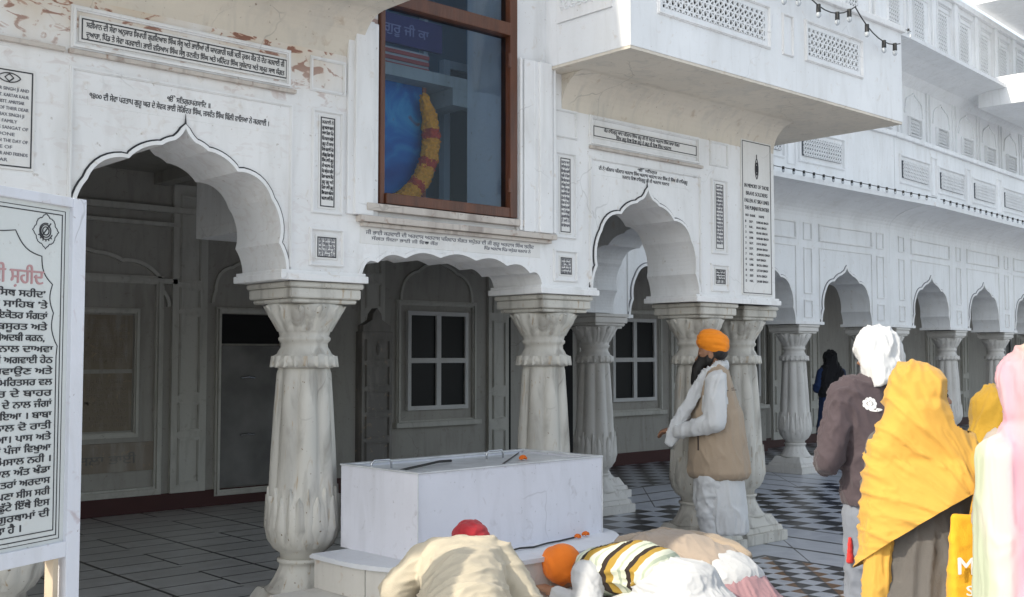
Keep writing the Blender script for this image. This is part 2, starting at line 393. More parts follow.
def make_column(name, m, parent, x, y, s=1.):
    """shaft mesh with capital and plinth as its children; total height 1.97"""
    bm = B()
    revolve(bm, [(.385, .125, 0, 8), (.42, .13, 0, 8), (.445, .165, .03, 8), (.50, .20, .05, 16), (.56, .213, .05, 16), (.62, .213, .06, 16), (.70, .203, .07, 16),
                 (.74, .197, .06, 8), (.76, .190, .12, 8), (1.0, .178, .15, 8), (1.25, .163, .16, 8), (1.45, .150, .15, 8), (1.47, .148, .06, 8), (1.485, .15, .03, 8)])
    def Rb(z): return .165 + (.213 - .165) * min(1, (z - .445) / .12) if z < .565 else .213 - (z - .565) * .1
    petals(bm, Rb, .455, .75, 12, .014, .95)
    petals(bm, lambda z: Rb(z) - .006, .455, .80, 12, .016, .6, ph=.5)
    # raised ribs with pointed heads on each face of the shaft
    for i in range(8):
        a = 2 * pi * i / 8
        for da in (-.17, .17):
            tube(bm, [((.176) * cos(a + da), (.176) * sin(a + da), .82), ((.150) * cos(a + da), (.150) * sin(a + da), 1.40), ((.150) * cos(a + da * .1), (.150) * sin(a + da * .1), 1.455)], .0065, 5)
    sh = obj(name, bm, m, parent); 
    for p in sh.data.polygons: p.use_smooth = True
    sh.location = (x, y, 0); sh.rotation_euler = (0, 0, pi / 8)
    bm = B()
    revolve(bm, [(1.48, .165, 0, 8), (1.495, .183, .0, 8), (1.52, .19, .03, 16), (1.548, .183, .03, 16), (1.562, .158, 0, 8), (1.58, .150, 0, 8), (1.60, .137, 0, 8), (1.625, .135, 0, 8),
                 (1.64, .150, 0, 8), (1.655, .152, 0, 8), (1.665, .142, 0, 8), (1.69, .148, .04, 16), (1.73, .172, .06, 16), (1.78, .205, .07, 16), (1.835, .222, .05, 16), (1.85, .215, 0, 8)])
    petals(bm, lambda z: .148 + (z - 1.69) * .50, 1.692, 1.84, 12, .014, .9)
    petals(bm, lambda z: .186, 1.55, 1.485, 18, .01, .85, -1)
    for p in bm.faces: p.smooth = True
    c = B(); c.from_mesh(_tm(bm)); 
    for z0, z1, h in ((1.852, 1.875, .218), (1.877, 1.935, .236), (1.937, 1.968, .248)):
        mt = Matrix.Rotation(-pi / 8, 4, 'Z'); r = bmesh.ops.create_cube(c, size=1)
        for v in r['verts']: v.co = mt @ Vector((v.co.x * 2 * h, v.co.y * 2 * h, (z0 + z1) / 2 + v.co.z * (z1 - z0)))
        bmesh.ops.bevel(c, geom=list(set(e for v in r['verts'] for e in v.link_edges)), offset=.006, segments=2, affect='EDGES')
    obj('capital', c, m, sh)
    bm = B()
    revolve(bm, [(.20, .20, 0, 8), (.215, .215, 0, 8), (.235, .19, .03, 8), (.27, .165, .04, 16), (.33, .135, .04, 16), (.36, .13, 0, 8), (.37, .145, 0, 8), (.385, .145, 0, 8), (.39, .12, 0, 8)])
    for p in bm.faces: p.smooth = True
    c = B(); c.from_mesh(_tm(bm))
    for z0, z1, h0, h1 in ((0.0, .085, .285, .285), (.085, .13, .26, .25), (.13, .215, .235, .19)):
        mt = Matrix.Rotation(-pi / 8, 4, 'Z'); r = bmesh.ops.create_cube(c, size=1)
        for v in r['verts']:
            h = h0 if v.co.z < 0 else h1
            v.co = mt @ Vector((v.co.x * 2 * h, v.co.y * 2 * h, (z0 + z1) / 2 + v.co.z * (z1 - z0)))
        bmesh.ops.bevel(c, geom=list(set(e for v in r['verts'] for e in v.link_edges)), offset=.005, segments=2, affect='EDGES')
    obj('plinth', c, m, sh)
    return sh
def _tm(bm):
    me = bpy.data.meshes.new('tmp'); bm.to_mesh(me); bm.free(); return me
def dup_part(src, parent, loc, m=None):
    c = src.copy(); COL.objects.link(c); c.parent = parent; c.location = loc
    for ch in src.children:
        d = ch.copy(); COL.objects.link(d); d.parent = c
    return c

# ================================================================== MAIN BUILDING
F, T = 5.35, .48
main = thing('temple_building', 'old whitewashed building with flaking paint, carved columns and two balconies, nearest the camera', 'building', (3.5, 5.6, 0))
class Rel:      # everything below is modelled in world coordinates and hung under its root
    pass
def under(o, root):
    o.parent = root; o.matrix_parent_inverse = Matrix.Translation(root.location).inverted() if not root.rotation_euler.z else root.matrix_basis.inverted()
    return o
def part(name, bm, m, root=main, smooth=False):
    return under(obj(name, bm, m, None, smooth), root)

ZS = 1.972
aL = arch_pts(1.96, 3.16, ZS, 2.735); aR = arch_pts(5.63, 6.82, ZS, 2.785); aM = flat_arch(3.66, 5.14, ZS + .01, 2.175)
aLL = arch_pts(.32, 1.50, ZS, 2.75); aLLL = arch_pts(-1.35, -.17, ZS, 2.75)
out = [(-4, ZS)] + aLLL + aLL + aL + aM + aR + [(7.86, ZS), (7.86, 4.6), (4.88, 4.6), (4.88, 2.45), (3.78, 2.45), (3.78, 4.6), (-4, 4.6)]
bm = B(); prism(bm, out, F, F + T); wall = part('wall', bm, M['wall'])
bm = B(); box(bm, -4, 8.05, F + .002, F + T, 4.602, 8.4); part('upper_wall', bm, M['wall2'])
# second thickness of the arches (inner order), set in a little, as in the photo's deep soffits
# rims and painted outlines
bm = B(); bl = B()
for P, cx in ((aL, 2.56), (aR, 6.22), (aLL, .91)):
    if len(bm.verts): part('arch_rim', bm, M['trim']); part('arch_outline', bl, M['line']); bm = B(); bl = B()
    band(bm, P, offset(P, .020, cx, ZS), F - .014, F + .003)
    band(bl, offset(P, .020, cx, ZS), offset(P, .029, cx, ZS), F - .006, F + .003)
tp = []
part('arch_rim', bm, M['trim']); bm = B()
band(bm, aM, offset(aM, .022, 4.4, ZS), F - .012, F + .003)
part('arch_rim', bm, M['trim']); bm = None
part('arch_outline', bl, M['line'])
for x, z in ((2.56, 2.735), (6.22, 2.785), (.91, 2.75)):
    bl = B(); tube(bl, [(x, F - .008, z + .02), (x, F - .008, z + .075)], [.006, .001], 5); part('arch_finial', bl, M['line'])
# raised fields and frames of the front
bm = B()
for x0, x1 in ((1.99, 3.17), (5.63, 6.83), (.3, 1.5)):
    frame(bm, x0 - .03, x1 + .03, ZS + .06, 2.96, F, .018, .010, False)
    frame(bm, x0 - .03, x1 + .01, 3.045, 3.26, F, .026, .014)
    part('moulding', bm, M['trim']); bm = B()
for c, zt in ((3.43, 1), (5.36, 1), (7.1, 1), (1.66, 0)):
    if zt:
        frame(bm, c - .105, c + .105, 2.36, 2.96, F, .016, .010)
        frame(bm, c - .115, c + .115, 2.06, 2.28, F, .016, .010)
        frame(bm, c - .12, c + .12, 3.06, 3.26, F, .018, .010)
        part('moulding', bm, M['trim']); bm = B()
bm.free()
bm = B()
bm.free()
for x0, x1 in ((1.95, 3.21), (5.6, 6.87), (-4, 1.93)):
    bm = B(); box(bm, x0, x1, F - .03, F + .002, 3.018, 3.040, .004); part('string_course', bm, M['trimdirty'])
bm = B()
for x0, x1 in ((3.12, 3.70), (5.1, 5.67), (6.77, 7.9), (1.45, 2.03)):
    bm = B(); box(bm, x0, x1, F - .035, F + T + .03, 1.972, 2.012, .005)
    box(bm, x0 + .01, x1 - .01, F - .02, F + T + .015, 2.010, 2.03, .003)
    part('impost_band', bm, M['trim'])
# mid bay: inscription band, ledge, window sill, pilasters right and left of the window
bm = B()
box(bm, 3.63, 5.23, F - .06, F + .002, 2.335, 2.372, .006); box(bm, 3.66, 5.2, F - .035, F + .002, 2.31, 2.333, .004)
box(bm, 3.68, 5.0, F - .05, F + .03, 2.405, 2.449, .006)
part('window_sill', bm, M['trimdirty'])
bm = B()
for x0, x1, d in ((3.56, 3.775, .02), (3.60, 3.73, .04)): box(bm, x0, x1, F - d, F + .002, 2.374, 3.53, .006)
part('pilaster', bm, M['trim']); bm = B()
for x0, x1, d in ((4.89, 5.235, .03), (4.93, 5.02, .055), (5.03, 5.20, .05), (5.06, 5.17, .07)):
    box(bm, x0, x1, F - d, F + .002, 2.374, 3.53, .006)
for x in (4.905, 5.215, 5.0265): tube(bm, [(x, F - .045, 2.38), (x, F - .045, 3.53)], .012, 8)
part('pilaster', bm, M['trim'])
# cove under the balconies
def cove(bm, x0, x1, y, z0, z1, out, n=10):
    A = []
    for k in range(n + 1):
        a = k / n * pi / 2; A.append((y - out * (1 - cos(a)), z0 + (z1 - z0) * sin(a)))
    V = [[bm.verts.new((x, p[0], p[1])) for p in A] + [bm.verts.new((x, y + .002, z1))] for x in (x0, x1)]
    n = len(V[0])
    for k in range(n): bm.faces.new((V[0][k], V[0][(k + 1) % n], V[1][(k + 1) % n], V[1][k]))
    bm.faces.new(V[0]); bm.faces.new(V[1][::-1]); bmesh.ops.recalc_face_normals(bm, faces=bm.faces)

# balconies ----------------------------------------------------------
def jali(parent, x0, x1, z0, z1, y, cell=.05, far=False, mt=None, root=None):
    """pierced stone screen in a recess: diagonal and upright ribs before a backing coloured dark for the shade in the holes"""
    b1 = B(); w = cell * (.075 if far else .085); d = .012
    def clip(xa, za, xb, zb):
        # clip segment to rect (Liang-Barsky)
        t0, t1 = 0., 1.; dx, dz = xb - xa, zb - za
        for p, q in ((-dx, xa - x0), (dx, x1 - xa), (-dz, za - z0), (dz, z1 - za)):
            if abs(p) < 1e-9:
                if q < 0: return None
                continue
            t = q / p
            if p < 0: t0 = max(t0, t)
            else: t1 = min(t1, t)
        if t0 >= t1: return None
        return xa + dx * t0, za + dz * t0, xa + dx * t1, za + dz * t1
    def bar(xa, za, xb, zb, yy):
        c = clip(xa, za, xb, zb)
        if not c: return
        xa, za, xb, zb = c; L = sqrt((xb - xa) ** 2 + (zb - za) ** 2)
        if L < .004: return
        nx, nz = -(zb - za) / L * w, (xb - xa) / L * w
        q = [(xa + nx, za + nz), (xb + nx, zb + nz), (xb - nx, zb - nz), (xa - nx, za - nz)]
        A = [b1.verts.new((x, yy - d, z)) for x, z in q]; C = [b1.verts.new((x, yy, z)) for x, z in q]
        b1.faces.new(A)
        for k in range(4): b1.faces.new((A[k], C[k], C[(k + 1) % 4], A[(k + 1) % 4]))
    H = z1 - z0; x = x0 - H
    while x < x1:
        bar(x, z0, x + H, z1, y + .006); bar(x + H, z0, x, z1, y + .0065); x += cell * 1.15
    x = x0 + cell / 2
    while x < x1: bar(x, z0, x, z1, y + .0075); x += cell * 1.15 
    z = z0 + cell / 2
    while z < z1: bar(x0, z, x1, z, y + .007); z += cell
    bmesh.ops.recalc_face_normals(b1, faces=b1.faces)
    o = obj('jali_screen', b1, mt or M['wall2'])
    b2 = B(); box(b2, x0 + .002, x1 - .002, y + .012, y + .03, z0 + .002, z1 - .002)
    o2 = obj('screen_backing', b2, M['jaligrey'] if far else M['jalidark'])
    return o, o2
def hang(parts, parent, off=(0, 0, 0)):
    for o in parts: o.parent = parent; o.location = off
BY = 4.58
def balcony(x0, x1, zb, zt, screens, side_screen):
    """slab, parapet with recessed screens. returns the parapet (part) with sub-parts"""
    bm = B()
    # parapet front built as a polygon with rectangular recesses -> boxes between the screens
    def wallbox(a, b, c, d, dep=(0, .12)): box(bm, a, b, BY + dep[0], BY + dep[1], c, d)
    segs = sorted(screens); z0s, z1s = segs[0][2], segs[0][3]
    wallbox(x0, x1, zb, z0s); wallbox(x0, x1, z1s, zt)
    xx = x0
    for a, b_, c, d in segs:
        wallbox(xx, a, z0s, z1s); xx = b_
    wallbox(xx, x1, z0s, z1s)
    for a, b_, c, d in segs: wallbox(a, b_, z0s, z1s, (.035, .12))
    # sides
    for xs in ((x0, x0 + .1), (x1 - .1, x1)):
        box(bm, xs[0], xs[1], BY + .12, F, zb, zt)
    bmesh.ops.remove_doubles(bm, verts=bm.verts, dist=.0005)
    p = under(obj('balcony', bm, M['wall2']), main)
    bm = B()
    box(bm, x0 - .02, x1 + .02, BY - .035, F + .0, zt, zt + .05, .008)
    for a, b_, c, d in segs:
        frame(bm, a - .06, b_ + .06, z0s - .055, z1s + .055, BY, .022, .012)
    for (a, b_, c, d), (a2, *_) in zip(segs, segs[1:]):
        g = (b_ + a2) / 2; frame(bm, g - .07, g + .07, z0s - .06, z1s + .04, BY, .014, .01)
    # left side relief
    r = bmesh.ops.create_cube(bm, size=1)
    for v in r['verts']: v.co = Vector((x0 - .004 + v.co.x * .014, BY + .40 + v.co.y * .5, 3.98 + v.co.z * .36))
    t = obj('balcony_moulding', bm, M['trim'], p)
    bm = B(); box(bm, x0 + .002, x1 - .002, BY + .004, F - .001, zb - .02, zb - .001); obj('balcony_soffit', bm, M['soffit'], p)
    bm = B(); cove(bm, x0 + .15, min(x1, 7.86), F, zb - .26, zb - .021, .22); obj('cove', bm, M['soffit'], p)
    for a, b_, c, d in segs:
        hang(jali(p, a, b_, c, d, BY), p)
    # side screen
    o, o2 = jali(p, 0, .30, side_screen[0], side_screen[1], 0)
    for q in (o, o2):
        q.parent = p; q.rotation_euler = (0, 0, -pi / 2); q.location = (x0 - .013, BY + .62, 0)
    return p
rb = balcony(5.18, 8.62, 3.52, 4.28, [(5.50, 6.64, 3.83, 4.04), (7.21, 7.92, 3.80 + .03, 4.04)], (3.88, 4.10))
lb = balcony(-1.2, 3.66, 3.56, 4.28, [(-.6, .6, 3.83, 4.04), (1.2, 2.6, 3.83, 4.04)], (3.88, 4.10))
bm = B(); box(bm, 7.862, 8.62, F + .0, 7.3, 3.50, 3.519); part('soffit_return', bm, M['soffit'])
bm = B(); box(bm, 8.52, 8.62, F + .001, 7.3, 3.52, 4.28); part('balcony_return', bm, M['wall2'])

# the tall brown window -----------------------------------------------
wx0, wx1, wz0, wz1 = 3.785, 4.875, 2.455, 4.595
bm = B(); fy0, fy1 = F - .045, F + .05
box(bm, wx0, wx0 + .034, fy0 + .02, fy1, wz0, wz1, .006); box(bm, wx1 - .065, wx1, fy0, fy1, wz0, wz1, .006)
box(bm, wx0 + .034, wx1 - .065, fy0 + .003, fy1, wz0, wz0 + .065, .006)
box(bm, wx0 + .034, wx1 - .065, fy0 - .008, fy1, 3.66, 3.745, .006)
box(bm, wx0 + .034, wx1 - .065, fy0 + .003, fy1, wz1 - .06, wz1, .006)
for z in (2.62, 3.45): tube(bm, [(wx1 - .075, fy0 - .004, z), (wx1 - .075, fy0 - .004, z + .09)], .010, 8)
win = part('window', bm, M['wood'])
bm = B(); box(bm, wx0 + .03, wx1 - .06, F + .0, F + .005, wz0 + .06, 3.665); box(bm, wx0 + .03, wx1 - .06, F + .0, F + .005, 3.74, wz1 - .055)
obj('glass', bm, M['glass'], win)
# room behind it
M['room'] = mat('blue_grey_room_wall', (.20, .30, .42), .7, .3, 2)
bm = B()
RX0, RX1, RY = 3.42, 5.66, 6.72
box(bm, RX0, RX1, RY, RY + .05, 2.42, 4.6); box(bm, RX0, RX0 + .05, F + T + .002, RY, 2.42, 4.6); box(bm, RX1 - .05, RX1, F + T + .002, RY, 2.42, 4.6)
box(bm, RX0, RX1, F + T + .002, RY + .05, 2.40, 2.42); box(bm, RX0, RX1, F + T + .002, RY + .05, 4.6, 4.62)
part('upper_room', bm, M['room'])
bm = B(); box(bm, RX0 - .06, RX1 + .06, F + T + .001, RY + .11, 2.33, 2.398)
for x0, x1 in ((RX0 - .06, RX0 - .002), (RX1 + .002, RX1 + .06)): box(bm, x0, x1, F + T + .001, RY + .051, 2.399, 3.39)
box(bm, RX0 - .06, RX1 + .06, RY + .052, RY + .11, 2.399, 3.39)
part('room_casing', bm, M['trim'])
bm = B(); M['whitewood'] = mat('white_painted_wood', (.55, .57, .60), .5, .1)
for a, b_, c, d in ((5.05, 5.11, 2.43, 3.75), (5.46, 5.52, 2.43, 3.75), (5.11, 5.46, 3.69, 3.75), (5.11, 5.46, 2.43, 2.49), (4.86, 4.90, 3.2, 4.3)):
    box(bm, a, b_, 6.3, 6.36, c, d, .004)
ind = part('reflection_casement', bm, M['whitewood'])  # frame modelled in place of white woodwork reflected in the glass
bm = B(); box(bm, 5.11, 5.46, 6.325, 6.335, 2.49, 3.69); obj('reflection_pane', bm, M['pane'], ind)

# plaques and their lettering ------------------------------------------
def plaque(x0, x1, z0, z1, m=M['panel'], d=.008, border=True, rounded=.0):
    bm = B(); box(bm, x0, x1, F - d, F + .002, z0, z1, .002); p = part('plaque', bm, m)
    if border:
        bm = B(); i = .012; ww = .006; y0, y1 = F - d - .002, F - d + .001
        box(bm, x0 + i, x1 - i, y0, y1, z1 - i - ww, z1 - i); box(bm, x0 + i, x1 - i, y0, y1, z0 + i, z0 + i + ww)
        box(bm, x0 + i, x0 + i + ww, y0, y1, z0 + i + ww, z1 - i - ww); box(bm, x1 - i - ww, x1 - i, y0, y1, z0 + i + ww, z1 - i - ww)
        obj('border_line', bm, M['ink'], p)
    return p
GW = ['ਸੇਵਾ', 'ਸਿੰਘ', 'ਗੁਰੂ', 'ਦੀ', 'ਵਾਹਿਗੁਰੂ', 'ਕਰਵਾਈ', 'ਸੰਗਤ', 'ਨੇ', 'ਅਤੇ', 'ਸਰਦਾਰ', 'ਕੌਰ', 'ਸਪੁੱਤਰ', 'ਯਾਦ', 'ਵਿਚ', 'ਪਿੰਡ', 'ਜਿਲਾ', 'ਬਾਬਾ', 'ਜੀ', 'ਅਰਦਾਸ', 'ਸ਼ਹੀਦ', 'ਪਰਿਵਾਰ', 'ਭਾਈ']
def gl(nw):
    return ' '.join(random.choice(GW) for _ in range(nw))
p = plaque(2.0, 3.17, 3.085, 3.215)
lettering('lettering', [('ਸ੍ਰੀਮਾਨ ਦੀ ਸੇਵਾ ਅਨੁਸਾਰ ਸਿਪਾਹੀ ਗੁਰਦਿਆਲ ਸਿੰਘ ਸੰਧੂ ਅਤੇ ਭਾਈਆਂ ਦੀ ਯਾਦਗਾਰੀ ਸ੍ਰੀ ਮਤੀ ਹੁਕਮ ਕੌਰ ਨੇ ਦੇਹ ਕਰਵਾਈ ਜੀ', 2.035, 3.14, 3.160, .040),
                        ('ਦੁਆਰਾ, ਪਿੰਡ ਤੇ ਸੇਵਾ ਕਰਵਾਈ। ਭਾਈ ਵਰਿਆਮ ਸਿੰਘ ਸੰਧੂ ਰਣਜੀਤ ਸਿੰਘ ਅਤੇ ਮਹਿੰਦਰ ਸਿੰਘ ਸੂਬੇਦਾਰ ਅਤੇ ਸਮੂਹ ਸਾਧ ਸੰਗਤ', 2.035, 3.14, 3.112, .040)], M['ink'], p, F - .008)
p = plaque(2.05, 3.1, 2.78, 2.90, M['wall'], .002, False); p['label'] = 'plain strip with painted writing above the left arch'
lettering('lettering', [('ੴ ਸਤਿਗੁਰਪ੍ਰਸਾਦਿ ॥', 2.46, 2.70, 2.862, .040),
                        ('੧੪੦੦ ਦੀ ਸੇਵਾ ਪ੍ਰਤਾਪ ਗੁਰੂ ਘਰ ਦੇ ਸੇਵਕ ਭਾਈ ਜੋਗਿੰਦਰ ਸਿੰਘ, ਜਸਵੰਤ ਸਿੰਘ ਬਿੱਲੀ ਵਾਲਿਆ ਨੇ ਕਰਵਾਈ ।', 2.06, 3.05, 2.815, .042)], M['ink'], p, F - .002)
p = plaque(5.63, 6.82, 3.10, 3.20)
lettering('lettering', [(gl(13), 5.75, 6.60, 3.155, .034), (gl(11), 5.88, 6.50, 3.118, .034)], M['ink'], p, F - .008)
p = plaque(5.68, 6.72, 2.84, 2.93, M['wall'], .002, False); p['label'] = 'plain strip with painted writing above the right arch'
lettering('lettering', [('ੴ ਸਤਿਗੁਰ', 6.12, 6.34, 2.915, .03), (gl(14), 5.70, 6.70, 2.878, .036), (gl(7), 5.95, 6.48, 2.842, .034)], M['ink'], p, F - .002)
# inscription band over the low arch (partly rubbed away)
p = plaque(3.66, 5.12, 2.21, 2.305, M['panel'], .003, False)
lettering('lettering', [(gl(15), 3.70, 5.06, 2.268, .032), (gl(6), 3.74, 4.24, 2.236, .028), (gl(6), 4.62, 5.03, 2.236, .028)], M['inkgrey'], p, F - .003)
# narrow upright plaques
for (x0, x1, z0, z1, n, mi) in ((3.37, 3.49, 2.39, 2.93, 15, 'ink'), (5.30, 5.42, 2.39, 2.93, 15, 'inkgrey'), (7.04, 7.16, 2.39, 2.93, 16, 'inkgrey')):
    p = plaque(x0, x1, z0, z1, M['panel'], .006)
    lettering('lettering', [(gl(3 if k else 2), x0 + .022, x1 - .022, z1 - .05 - k * (z1 - z0 - .07) / n, .028) for k in range(n)], M[mi], p, F - .006)
for (x0, x1, z0, z1, mi) in ((3.355, 3.505, 2.10, 2.24, 'inkgrey'), (5.30, 5.43, 2.10, 2.24, 'inkgrey'), (7.03, 7.18, 2.11, 2.25, 'ink')):
    p = plaque(x0, x1, z0, z1, M['panel'], .006)
    lettering('lettering', [(gl(3), x0 + .022, x1 - .022, z1 - .035 - k * .022, .024) for k in range(5)], M[mi], p, F - .006)
# English memorial tablets
p = plaque(7.39, 7.81, 2.05, 3.33, M['panel'], .010)
ls = [('IN MEMORY OF THOSE', 7.43, 7.77, 2.935, .045), ('BRAVE SOLDIERS', 7.45, 7.75, 2.872, .045), ('FALLEN AT SIKH LINES', 7.43, 7.77, 2.812, .045), ('THE PUNJAB FRONTIER', 7.43, 7.77, 2.752, .045), ('NO  RANK      NAME', 7.44, 7.70, 2.695, .03)]
rk = ['SEP.', 'NK.', 'HAV.', 'L/NK', 'SEP.']; nm = ['SUNDAR SINGH', 'BHAG SINGH', 'ISHAR SINGH', 'NARAIN SINGH', 'DAYA SINGH', 'JIWAN SINGH', 'GURMUKH SINGH', 'RAM SINGH', 'BHOLA SINGH', 'UTTAM SINGH', 'BUTA SINGH', 'SAHIB SINGH']
for k in range(12):
    z = 2.645 - k * .0445
    ls += [(str(k + 1), 7.435, 7.448, z, .027), (rk[k % 5], 7.49, 7.545, z, .027), (nm[k], 7.59, 7.59 + .014 * len(nm[k]), z, .027)]
lettering('lettering', ls, M['ink'], p, F - .010)
bm = B()
def em(bm, cx, cz, s, y):   # upright leaf-shaped drawn emblem: a pointed oval with inner leaves
    for k, (w_, h_) in enumerate(((.5, 1.), (.3, .62), (.12, .3))):
        L = []
        for a in range(33):
            t = 2 * pi * a / 32; L.append((cx + w_ * s * .5 * sin(t) * abs(sin(t)) ** .4, y, cz + h_ * s * cos(t)))
        tube(bm, L, .0035, 4)
    tube(bm, [(cx, y, cz + s), (cx, y, cz + s * 1.4)], .004, 4)
em(bm, 7.60, 3.10, .085, F - .012); obj('emblem', bm, M['ink'], p)
p = plaque(1.42, 1.80, 2.42, 2.90, M['panel'], .010)
lettering('lettering', [(t, 1.46 + e, 1.77 - e, 2.79 - k * .0305, .022) for k, (t, e) in enumerate((
    ('SHRI 108 S. MANOHAR SINGH JI AND', 0), ('S. SUNDAR SINGH & SMT. KARTAR KAUR', 0), ('OF VILLAGE SAINIAN DISTT. AMRITSAR', .02), ('IN LOVING MEMORY OF THEIR DEAR', 0), ('SON SARDAR GURBAX SINGH JI', .02), ('AND ALL THE FAMILY', .05), ('MEMBERS AND THE SANGAT OF', 0),
    ('SERVICE DONE', .06), ('IN THE YEAR 1968 ON THE DAY OF', .0), ('BY GRACE OF', .07), ('S. SUCHA SINGH MASTER AND FRIENDS', 0), ('AMRITSAR', .09)))], M['inkgrey'], p, F - .010)
bm = B()
L = [(1.68 + .05 * cos(t) , F - .012, 2.85 + .022 * sin(t) * abs(sin(t)) ** .5) for t in [2 * pi * a / 32 for a in range(33)]]; tube(bm, L, .003, 4)
L = [(1.68 + .020 * cos(t) * abs(cos(t)), F - .012, 2.85 + .018 * sin(t) * abs(sin(t))) for t in [2 * pi * a / 24 for a in range(25)]]; tube(bm, L, .003, 4); obj('emblem', bm, M['ink'], p)

# columns -------------------------------------------------------------------
CY = F + T / 2
c0 = make_column('column', M['column'], None, 0, 0)
under(c0, main)
def putcol(src, root, x, y, first=False):
    o = src if first else dup_part(src, root, (0, 0, 0))
    o.parent = root; o.matrix_parent_inverse = Matrix.Identity(4)
    o.location = Vector((x, y, 0)) - Vector((root.location.x, root.location.y, 0)) if not root.rotation_euler.z else Vector((x, y, 0))
    return o
putcol(c0, main, 3.44, CY, True)
for x, y in ((1.76, CY), (5.385, CY), (7.09, CY), (7.77, CY + .08), (.08, CY), (-1.6, CY)): putcol(c0, main, x, y)
c1 = make_column('column', M['column_far'], None, 0, 0); under(c1, main); putcol(c1, main, 8.05, 7.62, True)

# side wall with its arch, inner beam, ceiling, floor skirting, back wall ------
def side_panel(bm, x0, x1, y0, y1, ya0, ya1, zs, za, zt):
    P = arch_pts(ya0, ya1, zs, za); o = [(y0, zs)] + P + [(y1, zs), (y1, zt), (y0, zt)]
    b2 = B(); prism(b2, o, -x1, -x0)
    for v in b2.verts: v.co = Vector((-v.co.y, v.co.x, v.co.z))
    bmesh.ops.recalc_face_normals(b2, faces=b2.faces)
    bm.from_mesh(_tm(b2))
bm = B(); side_panel(bm, 7.60, 8.05, F + T + .002, 8.2, 5.98, 7.36, ZS, 2.8, 3.49); part('side_wall', bm, M['wall2'])
bm = B(); box(bm, -4, 8.05, F + T + .001, 10.6, 3.40, 3.48)
for k in range(7): box(bm, -4 + k * 1.75, -3.85 + k * 1.75, F + T + .001, 10.6, 3.28, 3.399)
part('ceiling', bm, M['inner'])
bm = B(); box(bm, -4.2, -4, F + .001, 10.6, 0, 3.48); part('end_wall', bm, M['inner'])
bm = B(); box(bm, -4.2, 8.05, 10.3, 10.6, 3.48, 8.3); box(bm, -4.2, 8.05, F + T, 10.6, 8.3, 8.4); box(bm, 7.95, 8.05, F + T, 10.3, 3.48, 8.3); box(bm, -4.2, -4.1, F + T, 10.3, 3.48, 8.3); part('roof', bm, M['wall2'])

BWY = 10.6
def hall_window(bw, bp, x0, x1, z0, z1, y):
    """white frame with four dark lights"""
    cx = (x0 + x1) / 2; cz = (z0 + z1) / 2
    for a, b_, c, d in ((x0, x1, z1 - .05, z1), (x0, x1, z0, z0 + .05), (x0, x0 + .05, z0 + .05, z1 - .05), (x1 - .05, x1, z0 + .05, z1 - .05), (cx - .035, cx + .035, z0 + .05, z1 - .05), (x0 + .05, cx - .035, cz - .03, cz + .03), (cx + .035, x1 - .05, cz - .03, cz + .03)):
        box(bw, a, b_, y - .05, y + .01, c, d)
    box(bp, x0 + .03, x1 - .03, y - .02, y + .0, z0 + .03, z1 - .03)
def back_wall(root, x0, x1, y, wins, name='hall_wall'):
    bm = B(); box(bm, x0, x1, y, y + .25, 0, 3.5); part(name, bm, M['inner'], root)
    bm = B(); box(bm, x0, x1, y - .03, y - .001, 0, .17, .004); part('skirting', bm, M['skirt'], root)
    bm = B(); 
    for cx in wins:
        frame(bm, cx - .62, cx + .62, .72, 2.22, y, .06, .03)
        P = arch_pts(cx - .58, cx + .58, 2.0, 2.75, depth=.02); band(bm, P, offset(P, .03, cx, 2), y - .03, y + .002)
        box(bm, cx - .66, cx + .66, y - .09, y - .001, .70, .76, .006)
        for s in (-1, 1):
            px = cx + s * .98
            box(bm, px - .17, px + .17, y - .05, y - .001, .17, 3.3)
            for za, zb in ((.3, .62), (.75, 1.05), (1.15, 2.0), (2.1, 2.4), (2.5, 3.2)): frame(bm, px - .11, px + .11, za, zb, y - .05, .025, .014)
        box(bm, cx - .8, cx + .8, y - .03, y - .001, 2.86, 2.92); frame(bm, cx - .75, cx + .75, 2.95, 3.25, y, .03, .014)
    part('wall_moulding', bm, M['inner2'], root)
    for cx in wins:
        bw = B(); bp = B(); hall_window(bw, bp, cx - .47, cx + .47, .90, 2.09, y)
        wv = part('hall_window', bw, M['whiteframe'], root); obj('pane', bp, M['pane'], wv)
        if root is main: pass
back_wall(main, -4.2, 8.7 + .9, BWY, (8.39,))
# left part of the hall wall: inscribed niche, pilaster, steel door with a dark fanlight
bm = B(); y = BWY
frame(bm, 3.0, 4.86, .17, 2.35, y, .08, .04); frame(bm, 3.35, 4.62, .75, 2.02, y, .05, .03)
P = arch_pts(3.0, 4.9, 2.05, 2.62, depth=.02); band(bm, P, offset(P, .035, 4, 2), y - .04, y + .002)
box(bm, 2.9, 5.0, y - .05, y - .001, 2.28, 2.33)
for px in (5.14, 2.8, 6.5): 
    box(bm, px - .19, px + .19, y - .05, y - .001, .17, 3.3)
    for za, zb in ((.25, .72), (.78, 1.08), (1.15, 1.98), (2.02, 2.25), (2.3, 3.2)): frame(bm, px - .12, px + .12, za, zb, y - .05, .03, .016)
box(bm, -4, 8.2, y - .08, y - .001, 3.0, 3.06); box(bm, -4, 8.2, y - .06, y - .001, 2.86, 2.9)
for k in range(5): P = arch_pts(5.45 + k * 5, 6.25 + k * 5, 2.1, 2.6, depth=.02) if k == 0 else None; 
P = arch_pts(5.42, 6.28, 2.1, 2.6, depth=.02); band(bm, P, offset(P, .03, 5.8, 2), y - .03, y + .002)
frame(bm, 5.44, 6.26, .1, 2.06, y, .06, .04)
part('niche_moulding', bm, M['inner2'])
